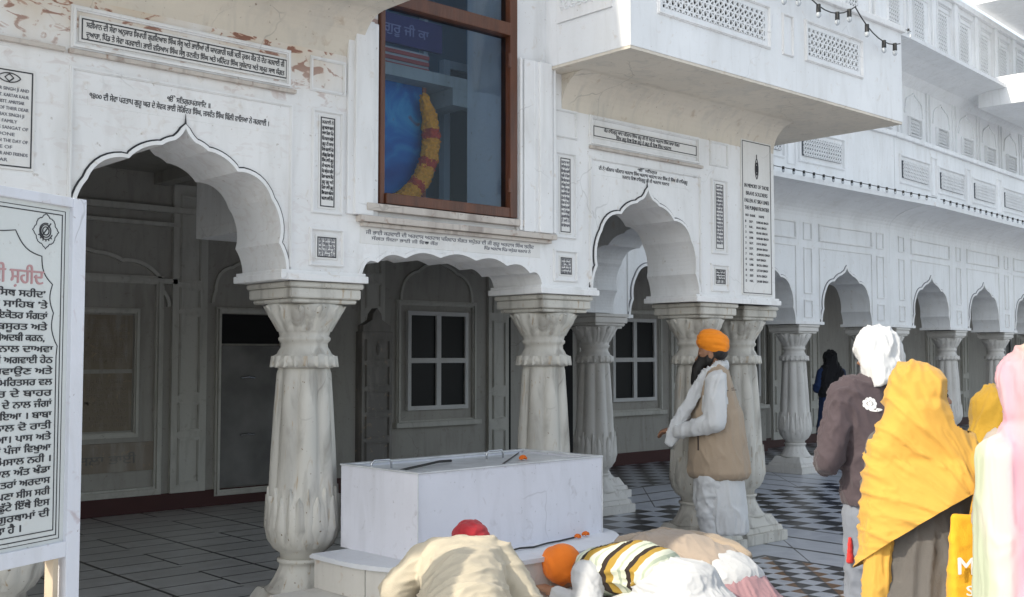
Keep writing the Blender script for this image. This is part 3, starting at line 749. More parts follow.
bm = B(); box(bm, 3.42, 4.55, y - .02, y - .001, 1.42, 1.95); box(bm, 3.42, 4.55, y - .018, y - .001, .82, 1.38); tb = part('wall_tablet', bm, plaster('dark_brown_tablet', (.23, .19, .14), grime=.5))  # tablet in plain dark brown
lettering('lettering', [(gl(5), 3.9, 4.5, 1.86 - k * .075, .07) for k in range(6)] + [(gl(5), 3.6, 4.5, 1.28 - k * .07, .065) for k in range(7)], M['innerdark'], tb, y - .021)
bm = B(); box(bm, 3.1, 4.8, y - .03, y - .001, .42, .70); lp = part('lower_tablet', bm, M['innerdark'])
lettering('lettering', [(gl(3), 3.6, 4.6, .50, .12)], M['stele'], lp, y - .031)
bm = B(); box(bm, 5.50, 6.20, y - .04, y - .001, .18, 1.66, .006); dr = part('steel_door', bm, M['doorgrey'])
bm = B(); 
for z in (.72, 1.32): tube(bm, [(5.72, y - .06, z), (5.80, y - .075, z + .01), (5.88, y - .06, z)], .012, 6)
obj('door_handle', bm, M['steel'], dr)
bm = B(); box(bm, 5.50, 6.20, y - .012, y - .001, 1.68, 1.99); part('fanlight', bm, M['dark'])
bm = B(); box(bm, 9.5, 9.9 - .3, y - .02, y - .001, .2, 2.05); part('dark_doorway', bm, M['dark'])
# dark doorway right of first window
bm = B(); box(bm, 9.62, 10.05, y - .015, y - .001, .17, 1.98)

# ================================================================== STELE in the hall
st = thing('stone_stele', 'dark grey carved stone slab standing in the hall behind the white tank', 'stele', (6.55, 9.3, 0))
bm = B(); box(bm, -.24, .24, -.08, .08, 0, .12, .01); box(bm, -.19, .19, -.06, .06, .12, 1.80, .01); obj('slab', bm, M['stele'], st)
bm = B()
for k in range(6): frame(bm, -.15, .15, .2 + k * .26, .42 + k * .26, -.06, .02, .012)
prism(bm, [(-.17, 1.80), (.17, 1.80), (.17, 1.86), (.06, 1.92), (.05, 1.98), (0, 2.04), (-.05, 1.98), (-.06, 1.92), (-.17, 1.86)], -.05, .05)
em(bm, 0, 1.62, .06, -.07); obj('carved_frame', bm, M['stele'], st)

# ================================================================== ARCADES
def arcade(root, x0, x1, arches, wins, far_screens, upper=True, depth=2.4):
    """local frame: front face y=0, depth +y. x along the wall"""
    def pt(name, bm, m, smooth=False): return obj(name, bm, m, root, smooth)
    out = [(x0, ZS)]
    AP = [arch_pts(a, b_, ZS, 2.78, depth=.03) for a, b_ in arches]
    for P in AP: out += P
    out += [(x1, ZS), (x1, 3.82), (x0, 3.82)]
    bm = B(); prism(bm, out, 0, .45); pt('wall', bm, M['wall2'])
    bm = B(); bl = B()
    for P, (a, b_) in zip(AP, arches):
        band(bm, P, offset(P, .03, 0, 0), -.016, .003)
        band(bl, offset(P, .03, 0, 0), offset(P, .040, 0, 0), -.006, .003)
        frame(bm, a - .05, b_ + .05, 3.0 + .10, 3.34, 0, .025, .014)
        frame(bm, a - .05, b_ + .05, 2.03, 3.02, 0, .018, .008, False)
    edges = [x0] + [v for a in arches for v in a] + [x1]
    for i in range(0, len(edges), 2):
        a, b_ = edges[i], edges[i + 1]; 
        if b_ - a < .3: continue
        c = (a + b_) / 2 if b_ - a < 1.2 else (a + .3 if i else b_ - .3)
        frame(bm, c - .10, c + .10, 2.06, 2.30, 0, .018, .01); frame(bm, c - .10, c + .10, 2.38, 3.0, 0, .018, .01); frame(bm, c - .10, c + .10, 3.10, 3.34, 0, .018, .01)
        box(bm, a - .02 if i else a, b_ + .02 if i < len(edges) - 2 else b_, -.03, .48, 1.972, 2.01)
    pt('moulding', bm, M['trim']); pt('arch_outline', bl, M['inkgrey'])
    # cove and overhanging eave
    bm = B(); A = []
    for k in range(11):
        a = k / 10 * pi / 2; A.append((-.62 * (1 - cos(a)), 3.42 + .30 * sin(a)))
    A += [(-.70, 3.69), (-.70, 3.75), (-.1, 3.86), (.002, 3.86)]
    V = [[bm.verts.new((x, p[0] - .001, p[1])) for p in A] for x in (x0, x1)]; n = len(A)
    for k in range(n): bm.faces.new((V[0][k], V[0][(k + 1) % n], V[1][(k + 1) % n], V[1][k]))
    bm.faces.new(V[0]); bm.faces.new(V[1][::-1]); bmesh.ops.recalc_face_normals(bm, faces=bm.faces); pt('eave', bm, M['wall2'])
    # first parapet with screens
    bm = B(); box(bm, x0, x1, -.10, .3, 3.83, 4.78); box(bm, x0, x1, -.15, .3, 4.782, 4.85, .008)
    for a, b_, z0, z1, cell in far_screens:
        if z1 < 4.9: frame(bm, a - .09, b_ + .09, z0 - .09, z1 + .09, -.10, .03, .016)
    xs = sorted([(a + b_) / 2 for a, b_, z0, z1, c in far_screens if z1 < 4.9])
    for u, v in zip(xs, xs[1:]): frame(bm, (u + v) / 2 - .10, (u + v) / 2 + .10, 4.05, 4.66, -.10, .02, .012)
    pt('parapet', bm, M['wall2'])
    # upper storey, cornice, upper parapet
    bm = B(); box(bm, x0, x1, .45, .75, 4.85, 6.25)
    xx = x0 + .5
    while xx < x1 - .9:
        P = arch_pts(xx + .05, xx + .75, 5.5, 5.86, depth=.02); band(bm, P, offset(P, .025, 0, 0), .43, .452)
        frame(bm, xx - .12, xx + .92, 4.88, 6.0, .45, .025, .015); frame(bm, xx + .15, xx + .65, 5.14, 5.46, .45, .03, .03)
        xx += 1.15
    pt('upper_storey', bm, M['wall2'])
    bm = B(); A = [(.45, 5.95), (.30, 6.08), (-.05, 6.17), (-.38, 6.19), (-.38, 6.25), (.45, 6.33)]
    V = [[bm.verts.new((x, p[0] - .001, p[1])) for p in A] for x in (x0, x1)]; n = len(A)
    for k in range(n): bm.faces.new((V[0][k], V[0][(k + 1) % n], V[1][(k + 1) % n], V[1][k]))
    bm.faces.new(V[0]); bm.faces.new(V[1][::-1]); bmesh.ops.recalc_face_normals(bm, faces=bm.faces); pt('cornice', bm, M['wall2'])
    bm = B(); box(bm, x0, x1, .1, .35, 6.27, 7.5); box(bm, x0, x1, .03, .4, 7.502, 7.6, .01)
    xx = x0 + .35
    while xx < x1 - .6: 
        frame(bm, xx - .08, xx + .58, 6.38, 7.4, .10, .03, .02); box(bm, xx + .66, xx + .80, .06, .102, 6.3, 7.5, .01); frame(bm, xx - .02, xx + .52, 7.25, 7.35, .10, .015, .012)
        xx += .95
    pt('upper_parapet', bm, M['wall2'])
    for a, b_, z0, z1, cell in far_screens:
        y = -.108 if z1 < 4.85 else (.45 if z1 < 5.6 else .10)
        o, o2 = jali(root, a, b_, z0, z1, y - .02, cell, True); o.parent = root; o2.parent = o
    # covered walk: roof, back wall
    bm = B(); box(bm, x0, x1, .451, depth, 3.5, 3.6); box(bm, x0, x1, .76, depth, 6.26, 6.32); pt('walk_ceiling', bm, M['inner'])

def scr(x0, x1, c0):
    L = []; x = x0
    while x + 1.2 < x1: L.append((x, x + .95, 4.20, 4.46, .05)); x += 1.45
    x = c0 - .23
    while x + .6 < x1: L.append((x + .04, x + .42, 5.20, 5.40, .05)); x += 1.15
    x = x0 - .02
    while x + .6 < x1: L.append((x + .05, x + .47, 6.45, 7.20, .06)); x += .95
    return L
ar1 = thing('arcade_building', 'white two storey arcade wing just right of the corner columns, up to the wall bend', 'building', (0, 8.2, 0))
X1 = 14.97
arcade(ar1, 8.08, X1, [(9.24, 10.56), (11.18, 12.48), (13.13, 14.41)], [], scr(8.2, X1, 8.98) )
for x in (8.9, 10.87, 12.80, 14.72):
    o = dup_part(c1, ar1, (x, .225, 0)); o.matrix_parent_inverse = Matrix.Identity(4)
bwl = back_wall
bm = B()
def bw2(root, x0, x1, y, wins):
    """hall wall in the root's own frame"""
    def loc(o): o.parent = root; o.matrix_parent_inverse = Matrix.Identity(4); return o
    bm = B(); box(bm, x0, x1, y, y + .25, 0, 3.49); loc(obj('hall_wall', bm, M['inner']))
    bm = B(); box(bm, x0, x1, y - .03, y - .001, 0, .17); loc(obj('skirting', bm, M['skirt']))
    bm = B()
    for cx in wins:
        frame(bm, cx - .62, cx + .62, .72, 2.22, y, .06, .03); box(bm, cx - .66, cx + .66, y - .09, y - .001, .70, .76)
        for s in (-1, 1):
            px = cx + s * .98; box(bm, px - .17, px + .17, y - .05, y - .001, .17, 3.3)
            for za, zb in ((.3, .62), (.75, 1.05), (1.15, 2.0), (2.1, 2.4), (2.5, 3.2)): frame(bm, px - .11, px + .11, za, zb, y - .05, .025, .014)
    loc(obj('wall_moulding', bm, M['inner2']))
    for cx in wins:
        bw = B(); bp = B(); hall_window(bw, bp, cx - .47, cx + .47, .90, 2.09, y)
        wv = loc(obj('hall_window', bw, M['whiteframe'])); obj('pane', bp, M['pane'], wv)
bw2(ar1, 9.6, X1 + .3, 2.4, (12.0, 14.6))
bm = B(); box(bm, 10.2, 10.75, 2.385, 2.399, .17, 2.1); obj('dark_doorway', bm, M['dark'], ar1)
ar2 = thing('arcade_building', 'white two storey arcade wing farthest right, beyond the slight bend in the wall', 'building', (X1, 8.2, 0), radians(5.))
arcade(ar2, .004, 22, [(.80 + k * 2.27, 2.22 + k * 2.27) for k in range(9)], [], scr(.25, 22, .904))
for k in range(9):
    o = dup_part(c1, ar2, (.42 + k * 2.27 if k else .40, .225, 0)); o.matrix_parent_inverse = Matrix.Identity(4)
bw2(ar2, .0, 22, 2.6, (1.6, 5.2, 8.8, 12.4))
# projecting upper bay with flat roof at the far right
bm = B(); box(bm, 4.05, 7.2, -.9, .099, 4.9, 7.2); box(bm, 3.8, 7.5, -1.2, .2, 7.2, 7.3); frame(bm, 4.2, 5.2, 5.1, 6.2, -.9, .04, .02); 
bm.free()
bm = B()
for x in (4.2, 5.6, 7.0):
    tube(bm, [(x, -.75, 6.4), (x, -.75, 7.7)], .09, 10)
box(bm, 4.0, 7.2, -.9, .098, 5.9, 6.4, .01); box(bm, 3.85, 7.35, -1.1, .098, 7.7, 7.82, .01); obj('roof_bay', bm, M['wall2'], ar2)

# ================================================================== light strings
def light_string(name, label, pts, root_loc, sag_bulbs, socket_r=.012, bulb=True, drop=.05):
    t = thing(name, label, 'string lights', root_loc)
    bm = B(); tube(bm, [Vector(p) - Vector(root_loc) for p in pts], .005, 5); obj('cable', bm, M['cable'], t)
    sb = None; bb = None
    for p in sag_bulbs:
        p = Vector(p) - Vector(root_loc)
        if sb is None:
            bm = B(); tube(bm, [(0, 0, .01), (0, 0, -drop * .7)], [socket_r, socket_r * 1.1], 8); sb = obj('socket', bm, M['cable'], t); 
            bm = B(); ball(bm, (0, 0, -drop * 1.0), socket_r * 1.15, 10, (1, 1, 1.3)); bb = obj('bulb', bm, M['bulb'], sb, True)
            sb.location = p
        else:
            c = sb.copy(); COL.objects.link(c); c.parent = t; c.location = p
            d = bb.copy(); COL.objects.link(d); d.parent = c
    return t
# along the corner balcony: three sags
P = []; bul = []
nodes_x = [(6.3, 4.34), (7.05, 4.26), (7.75, 4.30 - .0), (8.45, 4.14)]
for (xa, za), (xb, zb) in zip(nodes_x, nodes_x[1:]):
    for k in range(9):
        u = k / 8; P.append((xa + (xb - xa) * u, 4.50, za + (zb - za) * u - .10 * 4 * u * (1 - u)))
        if k in (2, 5, 7) : bul.append(P[-1])
light_string('light_string', 'black cable of small bulbs sagging along the top of the corner balcony', P, (6.3, 4.5, 4.28), bul, .017, True, .07)
P = [(8.15 + k * .3, 7.47, 3.80) for k in range(24)]
light_string('light_string', 'row of small bulbs along the eave of the nearer arcade wing', [(8.15, 7.47, 3.80), (X1 + .02, 7.47, 3.80)], (8.15, 7.47, 3.75), [(8.3 + k * .22, 7.46, 3.80) for k in range(30)], .015, True, .04)
ca, sa = cos(radians(5)), sin(radians(5))
def a2(x, y, z): return (X1 + ca * x - sa * y, 8.2 + sa * x + ca * y, z)
light_string('light_string', 'row of small bulbs along the eave of the far arcade wing', [a2(.1, -.73, 3.80), a2(14, -.73, 3.80)], (X1, 7.47, 3.75), [a2(.2 + k * .24, -.74, 3.80) for k in range(50)], .015, True, .04)
light_string('light_string', 'row of small bulbs along the topmost cornice of the nearer arcade wing', [(8.3, 7.8, 6.28), (X1, 7.8, 6.28)], (8.3, 7.8, 6.25), [(11.0 + k * .3, 7.8, 6.30) for k in range(14)], .015, True, .04)

# ================================================================== PLATFORM, TANK, OFFERINGS
M['stepmarble'] = plaster('platform_marble', (.62, .60, .56), grime=.5, stain=(.45, .25, .12))
M['steptop'] = plaster('platform_top', (.66, .68, .72), grime=.15)
pf = thing('marble_platform', 'low round fronted marble platform between the columns under the tank', 'platform', (4.3, 5.0, 0))
def half_plan(cx, cy, ax, ay, yb, n=40, e=2.6):
    L = []
    for k in range(n + 1):
        a = pi + pi * k / n
        L.append((cx + ax * math.copysign(abs(cos(a)) ** (2 / e), cos(a)), cy + ay * math.copysign(abs(sin(a)) ** (2 / e), sin(a))))
    return L + [(cx + ax, yb), (cx - ax, yb)]
def slab(L, z0, z1, bev=0.):
    bm = B(); A = [bm.verts.new((x - 4.3, y - 5.0, z0)) for x, y in L]; C = [bm.verts.new((x - 4.3, y - 5.0, z1)) for x, y in L]
    bm.faces.new(A[::-1]); top = bm.faces.new(C); n = len(L)
    for k in range(n): bm.faces.new((A[k], A[(k + 1) % n], C[(k + 1) % n], C[k]))
    if bev: bmesh.ops.bevel(bm, geom=list(top.edges), offset=bev, segments=3, affect='EDGES')
    return bm
obj('upper_step', slab(half_plan(4.27, 5.1, .93, .72, 5.30), .27, .43), M['stepmarble'], pf)
obj('upper_top', slab(half_plan(4.27, 5.1, .95, .74, 5.32), .431, .455, .008), M['steptop'], pf)
obj('lower_step', slab(half_plan(4.27, 5.1, 1.22, 1.02, 5.30), .001, .268, .008), M['stepmarble'], pf)
bm = B()
for k in range(1, 12):      # vertical joints between the riser stones
    a = pi + pi * k / 12; e = 2.6
    x = 4.27 + .932 * math.copysign(abs(cos(a)) ** (2 / e), cos(a)); y = 5.1 + .722 * math.copysign(abs(sin(a)) ** (2 / e), sin(a))
    box(bm, x - 4.3 - .003, x - 4.3 + .003, y - 5.0 - .003, y - 5.0 + .003, .272, .43)
obj('riser_joint', bm, M['inner2'], pf)

tk = thing('water_tank', 'large white enamelled rectangular tank on the round fronted platform', 'tank', (4.315, 5.06, .455), radians(1.5))
X, Yh = .735, .35; Z = .465
bm = B(); 
for a, b_, c, d in ((-X, X, -Yh, -Yh + .03), (-X, X, Yh - .03, Yh), (-X, -X + .03, -Yh + .03, Yh - .03), (X - .03, X, -Yh + .03, Yh - .03)): box(bm, a, b_, c, d, 0.0, Z)
bmesh.ops.remove_doubles(bm, verts=bm.verts, dist=.0005); obj('side_panels', bm, M['tank'], tk)
bm = B()
for a, b_, c, d in ((-X - .006, X + .006, -Yh - .006, -Yh + .04), (-X - .006, X + .006, Yh - .04, Yh + .006), (-X - .006, -X + .04, -Yh + .04, Yh - .04), (X - .04, X + .006, -Yh + .04, Yh - .04)): box(bm, a, b_, c, d, Z + .001, Z + .010, .002)
for sx in (-1, 1): tube(bm, [(sx * X, -Yh - .002, 0), (sx * X, -Yh - .002, Z)], .004, 5)
obj('rim', bm, M['tankrim'], tk)
bm = B(); box(bm, -X + .03, X - .03, -Yh + .03, Yh - .03, Z - .02, Z - .012); obj('lid', bm, M['tankrim'], tk)
bm = B(); tube(bm, [(-X + .05, -.12, Z - .0), (-.25, .05, Z + .01), (-.1, .12, Z + .0)], .008, 6); tube(bm, [(-.1, -Yh + .05, Z - .006), (X - .1, Yh - .06, Z - .006)], .004, 5)
obj('rod', bm, M['cable'], tk)
hb = None
for x, y in ((-.62, .12), (.28, .14)):
    if hb is None:
        bm = B(); tube(bm, [(-.07, 0, 0), (-.07, 0, .035), (-.055, 0, .05), (.055, 0, .05), (.07, 0, .035), (.07, 0, 0)], .006, 8); hb = obj('handle', bm, M['steel'], tk, True)
        hb.location = (x, y, Z - .012)
    else: c = hb.copy(); COL.objects.link(c); c.parent = tk; c.location = (x, y, Z - .012)
fb = None
for i, (x, y, z, s, lb_) in enumerate(((4.62, 4.98, .907, 1., 'orange marigold head lying on top of the white tank'), (4.77, 4.66, .455, .85, 'dull orange marigold head at the foot of the tank, farther from the corner'),
                                  (4.86, 4.68, .455, .95, 'bright orange marigold head at the foot of the tank near its right corner'))):
    bm = B()
    for k in range(70):
        a = random.uniform(0, 2 * pi); e = random.uniform(0, 1.3); r = .020 * s
        ball(bm, (cos(a) * cos(e) * r, sin(a) * cos(e) * r, .014 * s + sin(e) * r * .8), .007 * s, 6)
    f = obj('marigold', bm, M['marigold'], None, True); f.location = (x, y, z); tag(f, lb_, 'flower', 'marigold heads left as offerings')
bm = B(); tube(bm, [(0, 0, 0), (.10, .01, .004), (.2, .0, .0), (.34, .03, .003), (.46, .05, 0), (.6, .07, .002)], .006, 6)
f = obj('cord', bm, M['cable']); f.location = (4.15, 4.60, .463); tag(f, 'dark cord lying along the foot of the white tank', 'cord')

# ================================================================== PEOPLE
def ell(c, r, rot=None):
    """points of an ellipsoid"""
    out = []
    for i in range(9):
        a = pi * i / 8
        for k in range(14):
            b = 2 * pi * k / 14
            v = Vector((r[0] * sin(a) * cos(b), r[1] * sin(a) * sin(b), r[2] * cos(a)))
            if rot is not None: v = rot @ v
            out.append(v + Vector(c))
    return out
def R3(r): return (r, r, r) if isinstance(r, (int, float)) else r
def rotm(ax, deg): return Matrix.Rotation(radians(deg), 3, ax)
class Bl:
    """a union of convex hulls of ellipsoids, fused by a voxel remesh into one continuous surface"""
    def __init__(s): s.bm = B(); s.X = None
    def hull(s, *es):
        pts = []
        for e in es: pts += ell(e[0], R3(e[1]), e[2] if len(e) > 2 else None)
        if s.X is not None: pts = [s.X @ p for p in pts]
        b = B(); vs = [b.verts.new(p) for p in pts]; r = bmesh.ops.convex_hull(b, input=vs)
        bmesh.ops.delete(b, geom=list({g for g in r['geom_interior'] + r['geom_unused'] if isinstance(g, bmesh.types.BMVert)}), context='VERTS')
        bmesh.ops.recalc_face_normals(b, faces=b.faces)
        s.bm.from_mesh(_tm(b)); return s
    def limb(s, *pr):
        for a, b in zip(pr, pr[1:]): s.hull(a, b)
        return s
    def make(s, name, m, parent, vox=.012, it=3, fold=None, cuts=(), after=None):
        me = _tm(s.bm); o = bpy.data.objects.new('tmp', me); COL.objects.link(o)
        r = o.modifiers.new('r', 'REMESH'); r.mode = 'VOXEL'; r.voxel_size = vox
        q = o.modifiers.new('s', 'SMOOTH'); q.factor = .6; q.iterations = it
        dg = bpy.context.evaluated_depsgraph_get(); dg.update()
        ne = bpy.data.meshes.new_from_object(o.evaluated_get(dg)); bpy.data.objects.remove(o)
        bm = B(); bm.from_mesh(ne); bpy.data.meshes.remove(ne)
        if fold:
            bm.normal_update()
            ds = [(v, v.normal.copy() * fold(v.co, v.normal)) for v in bm.verts]
            for v, d in ds: v.co += d
        for pt, no in cuts:
            bmesh.ops.bisect_plane(bm, geom=bm.verts[:] + bm.edges[:] + bm.faces[:], plane_co=pt, plane_no=no, clear_outer=True)
        if after: after(bm)
        return obj(name, bm, m, parent, True)
def folds(amp, freq, d=(0, 0, 1), k=3., wob=2.5, al=None, pole=None):
    """elongated cloth folds: ridged noise stretched along one direction, or radiating from a gathering point"""
    d = Vector(d)
    if al is None: al = ((1, 0, 0), (0, 1, 0), (0, 0, 1))[min(range(3), key=lambda i: abs(d[i]))]
    al = Vector(al).normalized(); fc = freq * .48; fa = fc * .16
    def rg(q): return 1 - min(1, abs(noise.noise(q)) * 2.4)
    def f(p, n):
        if pole:
            v = p - Vector(pole); L = v.length; q = Vector((atan2(v.z, v.x) * fc * .5, L * fa * 1.3, p.y * fa))
        else:
            par = p.dot(al); q = (p - al * par) * fc + al * par * fa
        q += Vector((1, 1, 1)) * .35 * noise.noise(p * 5)
        m_ = .55 + .9 * abs(noise.noise(p * 2.3 + Vector((4, 1, 8))))
        return amp * m_ * (rg(q) ** 2.2 * 1.7 + .6 * rg(q * 2.17 + Vector((5, 2, 9))) ** 2 - .75)
    return f
def cloth(name, col, rough=.85, var=.15, scale=5, weave=220, **kw):
    m = mat(name, col, rough, var, scale, .25, weave, sheen=.1, **kw); n, l = nodes(m); pb = n['Principled BSDF']
    tc = n.new('ShaderNodeTexCoord'); t = n.new('ShaderNodeTexNoise'); t.inputs['Scale'].default_value = 12; t.inputs['Detail'].default_value = 3; t.inputs['Distortion'].default_value = 1.2
    t.noise_type = 'RIDGED_MULTIFRACTAL'; t.inputs['Lacunarity'].default_value = 1.8
    l.new(tc.outputs['Object'], t.inputs['Vector'])
    bp = n.new('ShaderNodeBump'); bp.inputs['Strength'].default_value = .5; bp.inputs['Distance'].default_value = .005
    l.new(t.outputs['Fac'], bp.inputs['Height']); l.new(pb.inputs['Normal'].links[0].from_socket, bp.inputs['Normal']); l.new(bp.outputs[0], pb.inputs['Normal'])
    return m
def face_open(mh, off, zmin):
    c = mh @ Vector((0, off, 0)); d = (mh.to_3x3() @ Vector((0, 1, 0))).normalized()
    def f(bm): bmesh.ops.delete(bm, geom=[v for v in bm.verts if v.co.z > zmin + .5 * max(0, .06 - (v.co - c).dot(d)) and (v.co - c).dot(d) > 0], context='VERTS')
    return f
M['skin'] = mat('skin', (.30, .15, .085), .55, .15, 20)
M['hair'] = mat('dark_hair', (.012, .010, .010), .6, .3, 60, .5, 200, stretch=(1, 1, .15))
M['eye'] = mat('eye_dark', (.02, .012, .01), .2, .1)
def head(b, mt, beard=False, k=1.):
    """skull, jaw, nose, brow, ears, lips; local: face towards +y, centre of the skull at 0"""
    old = b.X; b.X = mt
    b.hull(((0, -.005, .015), (.074 * k, .092 * k, .095 * k))).hull(((0, .02, -.01), (.062, .07, .07)), ((0, .045, -.088), (.030, .030, .022)))
    b.hull(((0, .078, .012), .008), ((0, .108, -.022), .011)).hull(((-.014, .092, -.026), .009), ((.014, .092, -.026), .009))
    b.hull(((-.034, .076, .022), (.018, .012, .007)), ((.034, .076, .022), (.018, .012, .007)))
    b.hull(((-.018, .088, -.052), (.008, .007, .006)), ((.018, .088, -.052), (.008, .007, .006)))
    for s in (-1, 1): b.hull(((s * .078, -.005, -.005), (.010, .020, .032)))
    b.hull(((0, -.03, -.06), .052), ((0, -.045, -.15), .058))
    b.X = old
def hand(b, w, d, up, s=1):
    """w wrist, d direction of the palm, up = back of the hand; thumb on side s; slightly curled fingers"""
    w, d, up = Vector(w), Vector(d).normalized(), Vector(up).normalized(); side = d.cross(up).normalized() * s
    b.hull((w, (.024, .024, .020)), (w + d * .045 + side * .014, .018), (w + d * .05 - side * .02, .017), (w + d * .08 + side * .022, .012), (w + d * .078 - side * .026, .011))
    for k, (o, L) in enumerate(((.028, .068), (.010, .076), (-.009, .070), (-.027, .055))):
        p0 = w + d * .078 + side * o; p1 = p0 + (d * .9 - up * .25) * L * .5; p2 = p1 + (d * .55 - up * .8) * L * .5
        b.limb((p0, .0095), (p1, .0088), (p2, .0075))
    t0 = w + d * .025 + side * .022; t1 = t0 + (d * .5 + side * .8) * .04; t2 = t1 + (d * .95 + side * .1 - up * .3) * .035
    b.limb((t0, .013), (t1, .011), (t2, .009))
def eyes(mt, parent, root):
    bm = B()
    for s in (-1, 1):
        ball(bm, mt @ Vector((s * .031, .079, .004)), .0085, 8)
    return obj('eyes', bm, M['eye'], parent, True)
def person(label, loc, deg, group=None):
    """deg: world heading of the way the person faces"""
    return thing('person', label, 'person', loc, radians(deg - 90), group)
def legs(b, hip=.86, kn=.47, sp=.09, r=(.085, .055, .04), foot=True, bend=0.):
    for s in (-1, 1):
        b.limb(((s * sp, 0, hip), r[0]), ((s * sp, .02, kn), r[1]), ((s * sp, -.01, .09), r[2]))
        if foot: b.hull(((s * sp, -.02, .05), (.035, .04, .04)), ((s * (sp + .02), .14, .025), (.04, .05, .022)))

# --- standing man in an orange turban ---------------------------------------
A_ = person('bearded man standing in bright orange turban and beige vest', (6.75, 5.15, 0), 128)
b = Bl(); MH = Matrix.Translation((0, .03, 1.555)) @ Matrix.Rotation(radians(-8), 4, 'X')
head(b, MH); legs(b); b.hull(((0, 0, .92), (.15, .10, .10)), ((0, 0, 1.1), (.13, .09, .1))).hull(((0, 0, 1.1), (.13, .09, .1)), ((0, -.01, 1.34), (.17, .1, .08)))
for s in (-1, 1):
    b.limb(((s * .19, -.01, 1.38), .055), ((s * .24, .02, 1.06), .042), ((s * .10, .29, .985), .030)); hand(b, (s * .09, .30, .985), (-s * .35, .9, -.1), (-s * .2, 0, 1), -s)
bd = b.make('body', M['skin'], A_, .0075, 3); eyes(MH, bd, A_)
b = Bl(); b.X = None
b.hull(((0, .075, 1.52), (.062, .05, .05)), ((0, .12, 1.45), (.05, .045, .06)), ((0, .15, 1.36), (.028, .025, .05))).hull(((-.07, .03, 1.53), (.015, .03, .04)), ((0, .07, 1.49), (.06, .05, .04))).hull(((.07, .03, 1.53), (.015, .03, .04)), ((0, .07, 1.49), (.06, .05, .04)))
b.hull(((0, -.03, 1.58), (.082, .08, .07))); b.make('beard', M['hair'], A_, .009, 2, lambda p, n: .004 * noise.noise(Vector((p.x * 60, p.y * 60, p.z * 15))))
M['saffron'] = cloth('saffron_cotton', (.90, .27, .008)); M['orange'] = cloth('orange_cotton', (.85, .20, .01))
def turban(parent, c, k=1., tilt=14, m=None, vox=.008, wr=.008, size=(.108, .128, .098)):
    b = Bl(); Rm = rotm('X', tilt)
    b.hull((c, tuple(v * k for v in size), Rm)).hull(((c[0], c[1] + .035 * k, c[2] + .015), (.098 * k, .09 * k, .085 * k)), ((c[0], c[1] - .06 * k, c[2] - .035 * k), (.085 * k, .06 * k, .06 * k)))
    C_ = Vector(c); ax = Rm @ Vector((.25, 0, 1)).normalized(); ax2 = Rm @ Vector((-.45, 0.1, 1)).normalized()
    def f(p, n):
        q = p - C_; u = q.dot(ax) if q.x < .02 else q.dot(ax2)
        return wr * (abs(sin(u * 50 + q.y * 7 + 2.2 * noise.noise(p * 7))) ** .6) - wr * .5 + .003 * noise.noise(p * 24)
    return b.make('turban', m or M['saffron'], parent, vox, 2, f)
turban(A_, (0, .005, 1.655))
M['whitecloth'] = cloth('white_cotton', (.56, .57, .58), var=.06); M['vest'] = cloth('beige_vest', (.37, .285, .205), var=.1)
b = Bl()
b.hull(((0, .0, 1.0), (.185, .155, .1)), ((0, -.04, .42), (.215, .20, .05))).hull(((0, -.05, .42), (.22, .19, .05)), ((0, -.08, .24), (.20, .17, .03)))
b.hull(((-.18, -.02, 1.38), .07), ((.18, -.02, 1.38), .07), ((0, 0, 1.0), (.19, .15, .1)))
for s in (-1, 1): b.limb(((s * .195, -.015, 1.36), .085), ((s * .255, .0, 1.06), .078), ((s * .13, .255, .985), .055))
b.make('kurta', M['whitecloth'], A_, .011, 3, folds(.010, 22, (1, .4, .1), 3), [((0, 0, .23), (0, 0, -1))])
b = Bl()
for s in (-1, 1): b.limb(((s * .10, .02, .7), .12), ((s * .105, .05, .4), .095), ((s * .10, .01, .10), .075))
b.make('trousers', M['whitecloth'], A_, .011, 3, folds(.011, 26, (.3, .3, 1), 3), [((0, 0, .06), (0, 0, -1))])
b = Bl()
b.hull(((-.145, -.02, 1.40), (.05, .075, .06)), ((.145, -.02, 1.40), (.05, .075, .06)), ((0, -.035, 1.46), (.09, .07, .05)), ((0, -.02, 1.12), (.205, .185, .1)))
b.hull(((0, -.02, 1.12), (.215, .195, .1)), ((0, -.03, .68), (.24, .24, .09)))
vs = b.make('vest', M['vest'], A_, .010, 2, folds(.007, 20, al=(.3, .3, 1)), [((0, 0, .62), (0, 0, -1))])
M['seam'] = mat('dark_seam', (.05, .035, .03), .9)
def on_mesh(o, pts, direction, off=.002):
    """drop points (thing's frame) onto a mesh along a direction"""
    out = []; d = Vector(direction).normalized()
    for p in pts:
        ok, loc, no, i = o.ray_cast(Vector(p) - d * .8, d)
        out.append(Vector(loc) - d * off if ok else Vector(p))
    return out
bpy.context.view_layer.update()
bm = B(); tube(bm, on_mesh(vs, [(-.2, .12 - .0 * k, .98 - .016 * k) for k in range(9)], (1, 0, 0)), .006, 6)
tube(bm, on_mesh(vs, [(-.2, -.16 + .03 * k, 1.30 - .003 * k) for k in range(8)], (1, 0, 0)), .0025, 5)
tube(bm, on_mesh(vs, [(-.12 + .03 * k, -.2, 1.31) for k in range(9)], (0, 1, 0)), .0025, 5)
obj('seam', bm, M['seam'], vs)
b = Bl()
b.limb(((.07, -.04, 1.47), (.03, .05, .035)), ((0, -.085, 1.475), (.06, .022, .04)), ((-.075, -.04, 1.475), (.03, .05, .035)), ((-.115, .06, 1.40), (.028, .045, .05)), ((-.135, .17, 1.22), (.02, .05, .05)), ((-.12, .28, 1.03), (.02, .055, .05)), ((-.10, .33, .90), (.015, .05, .03)))
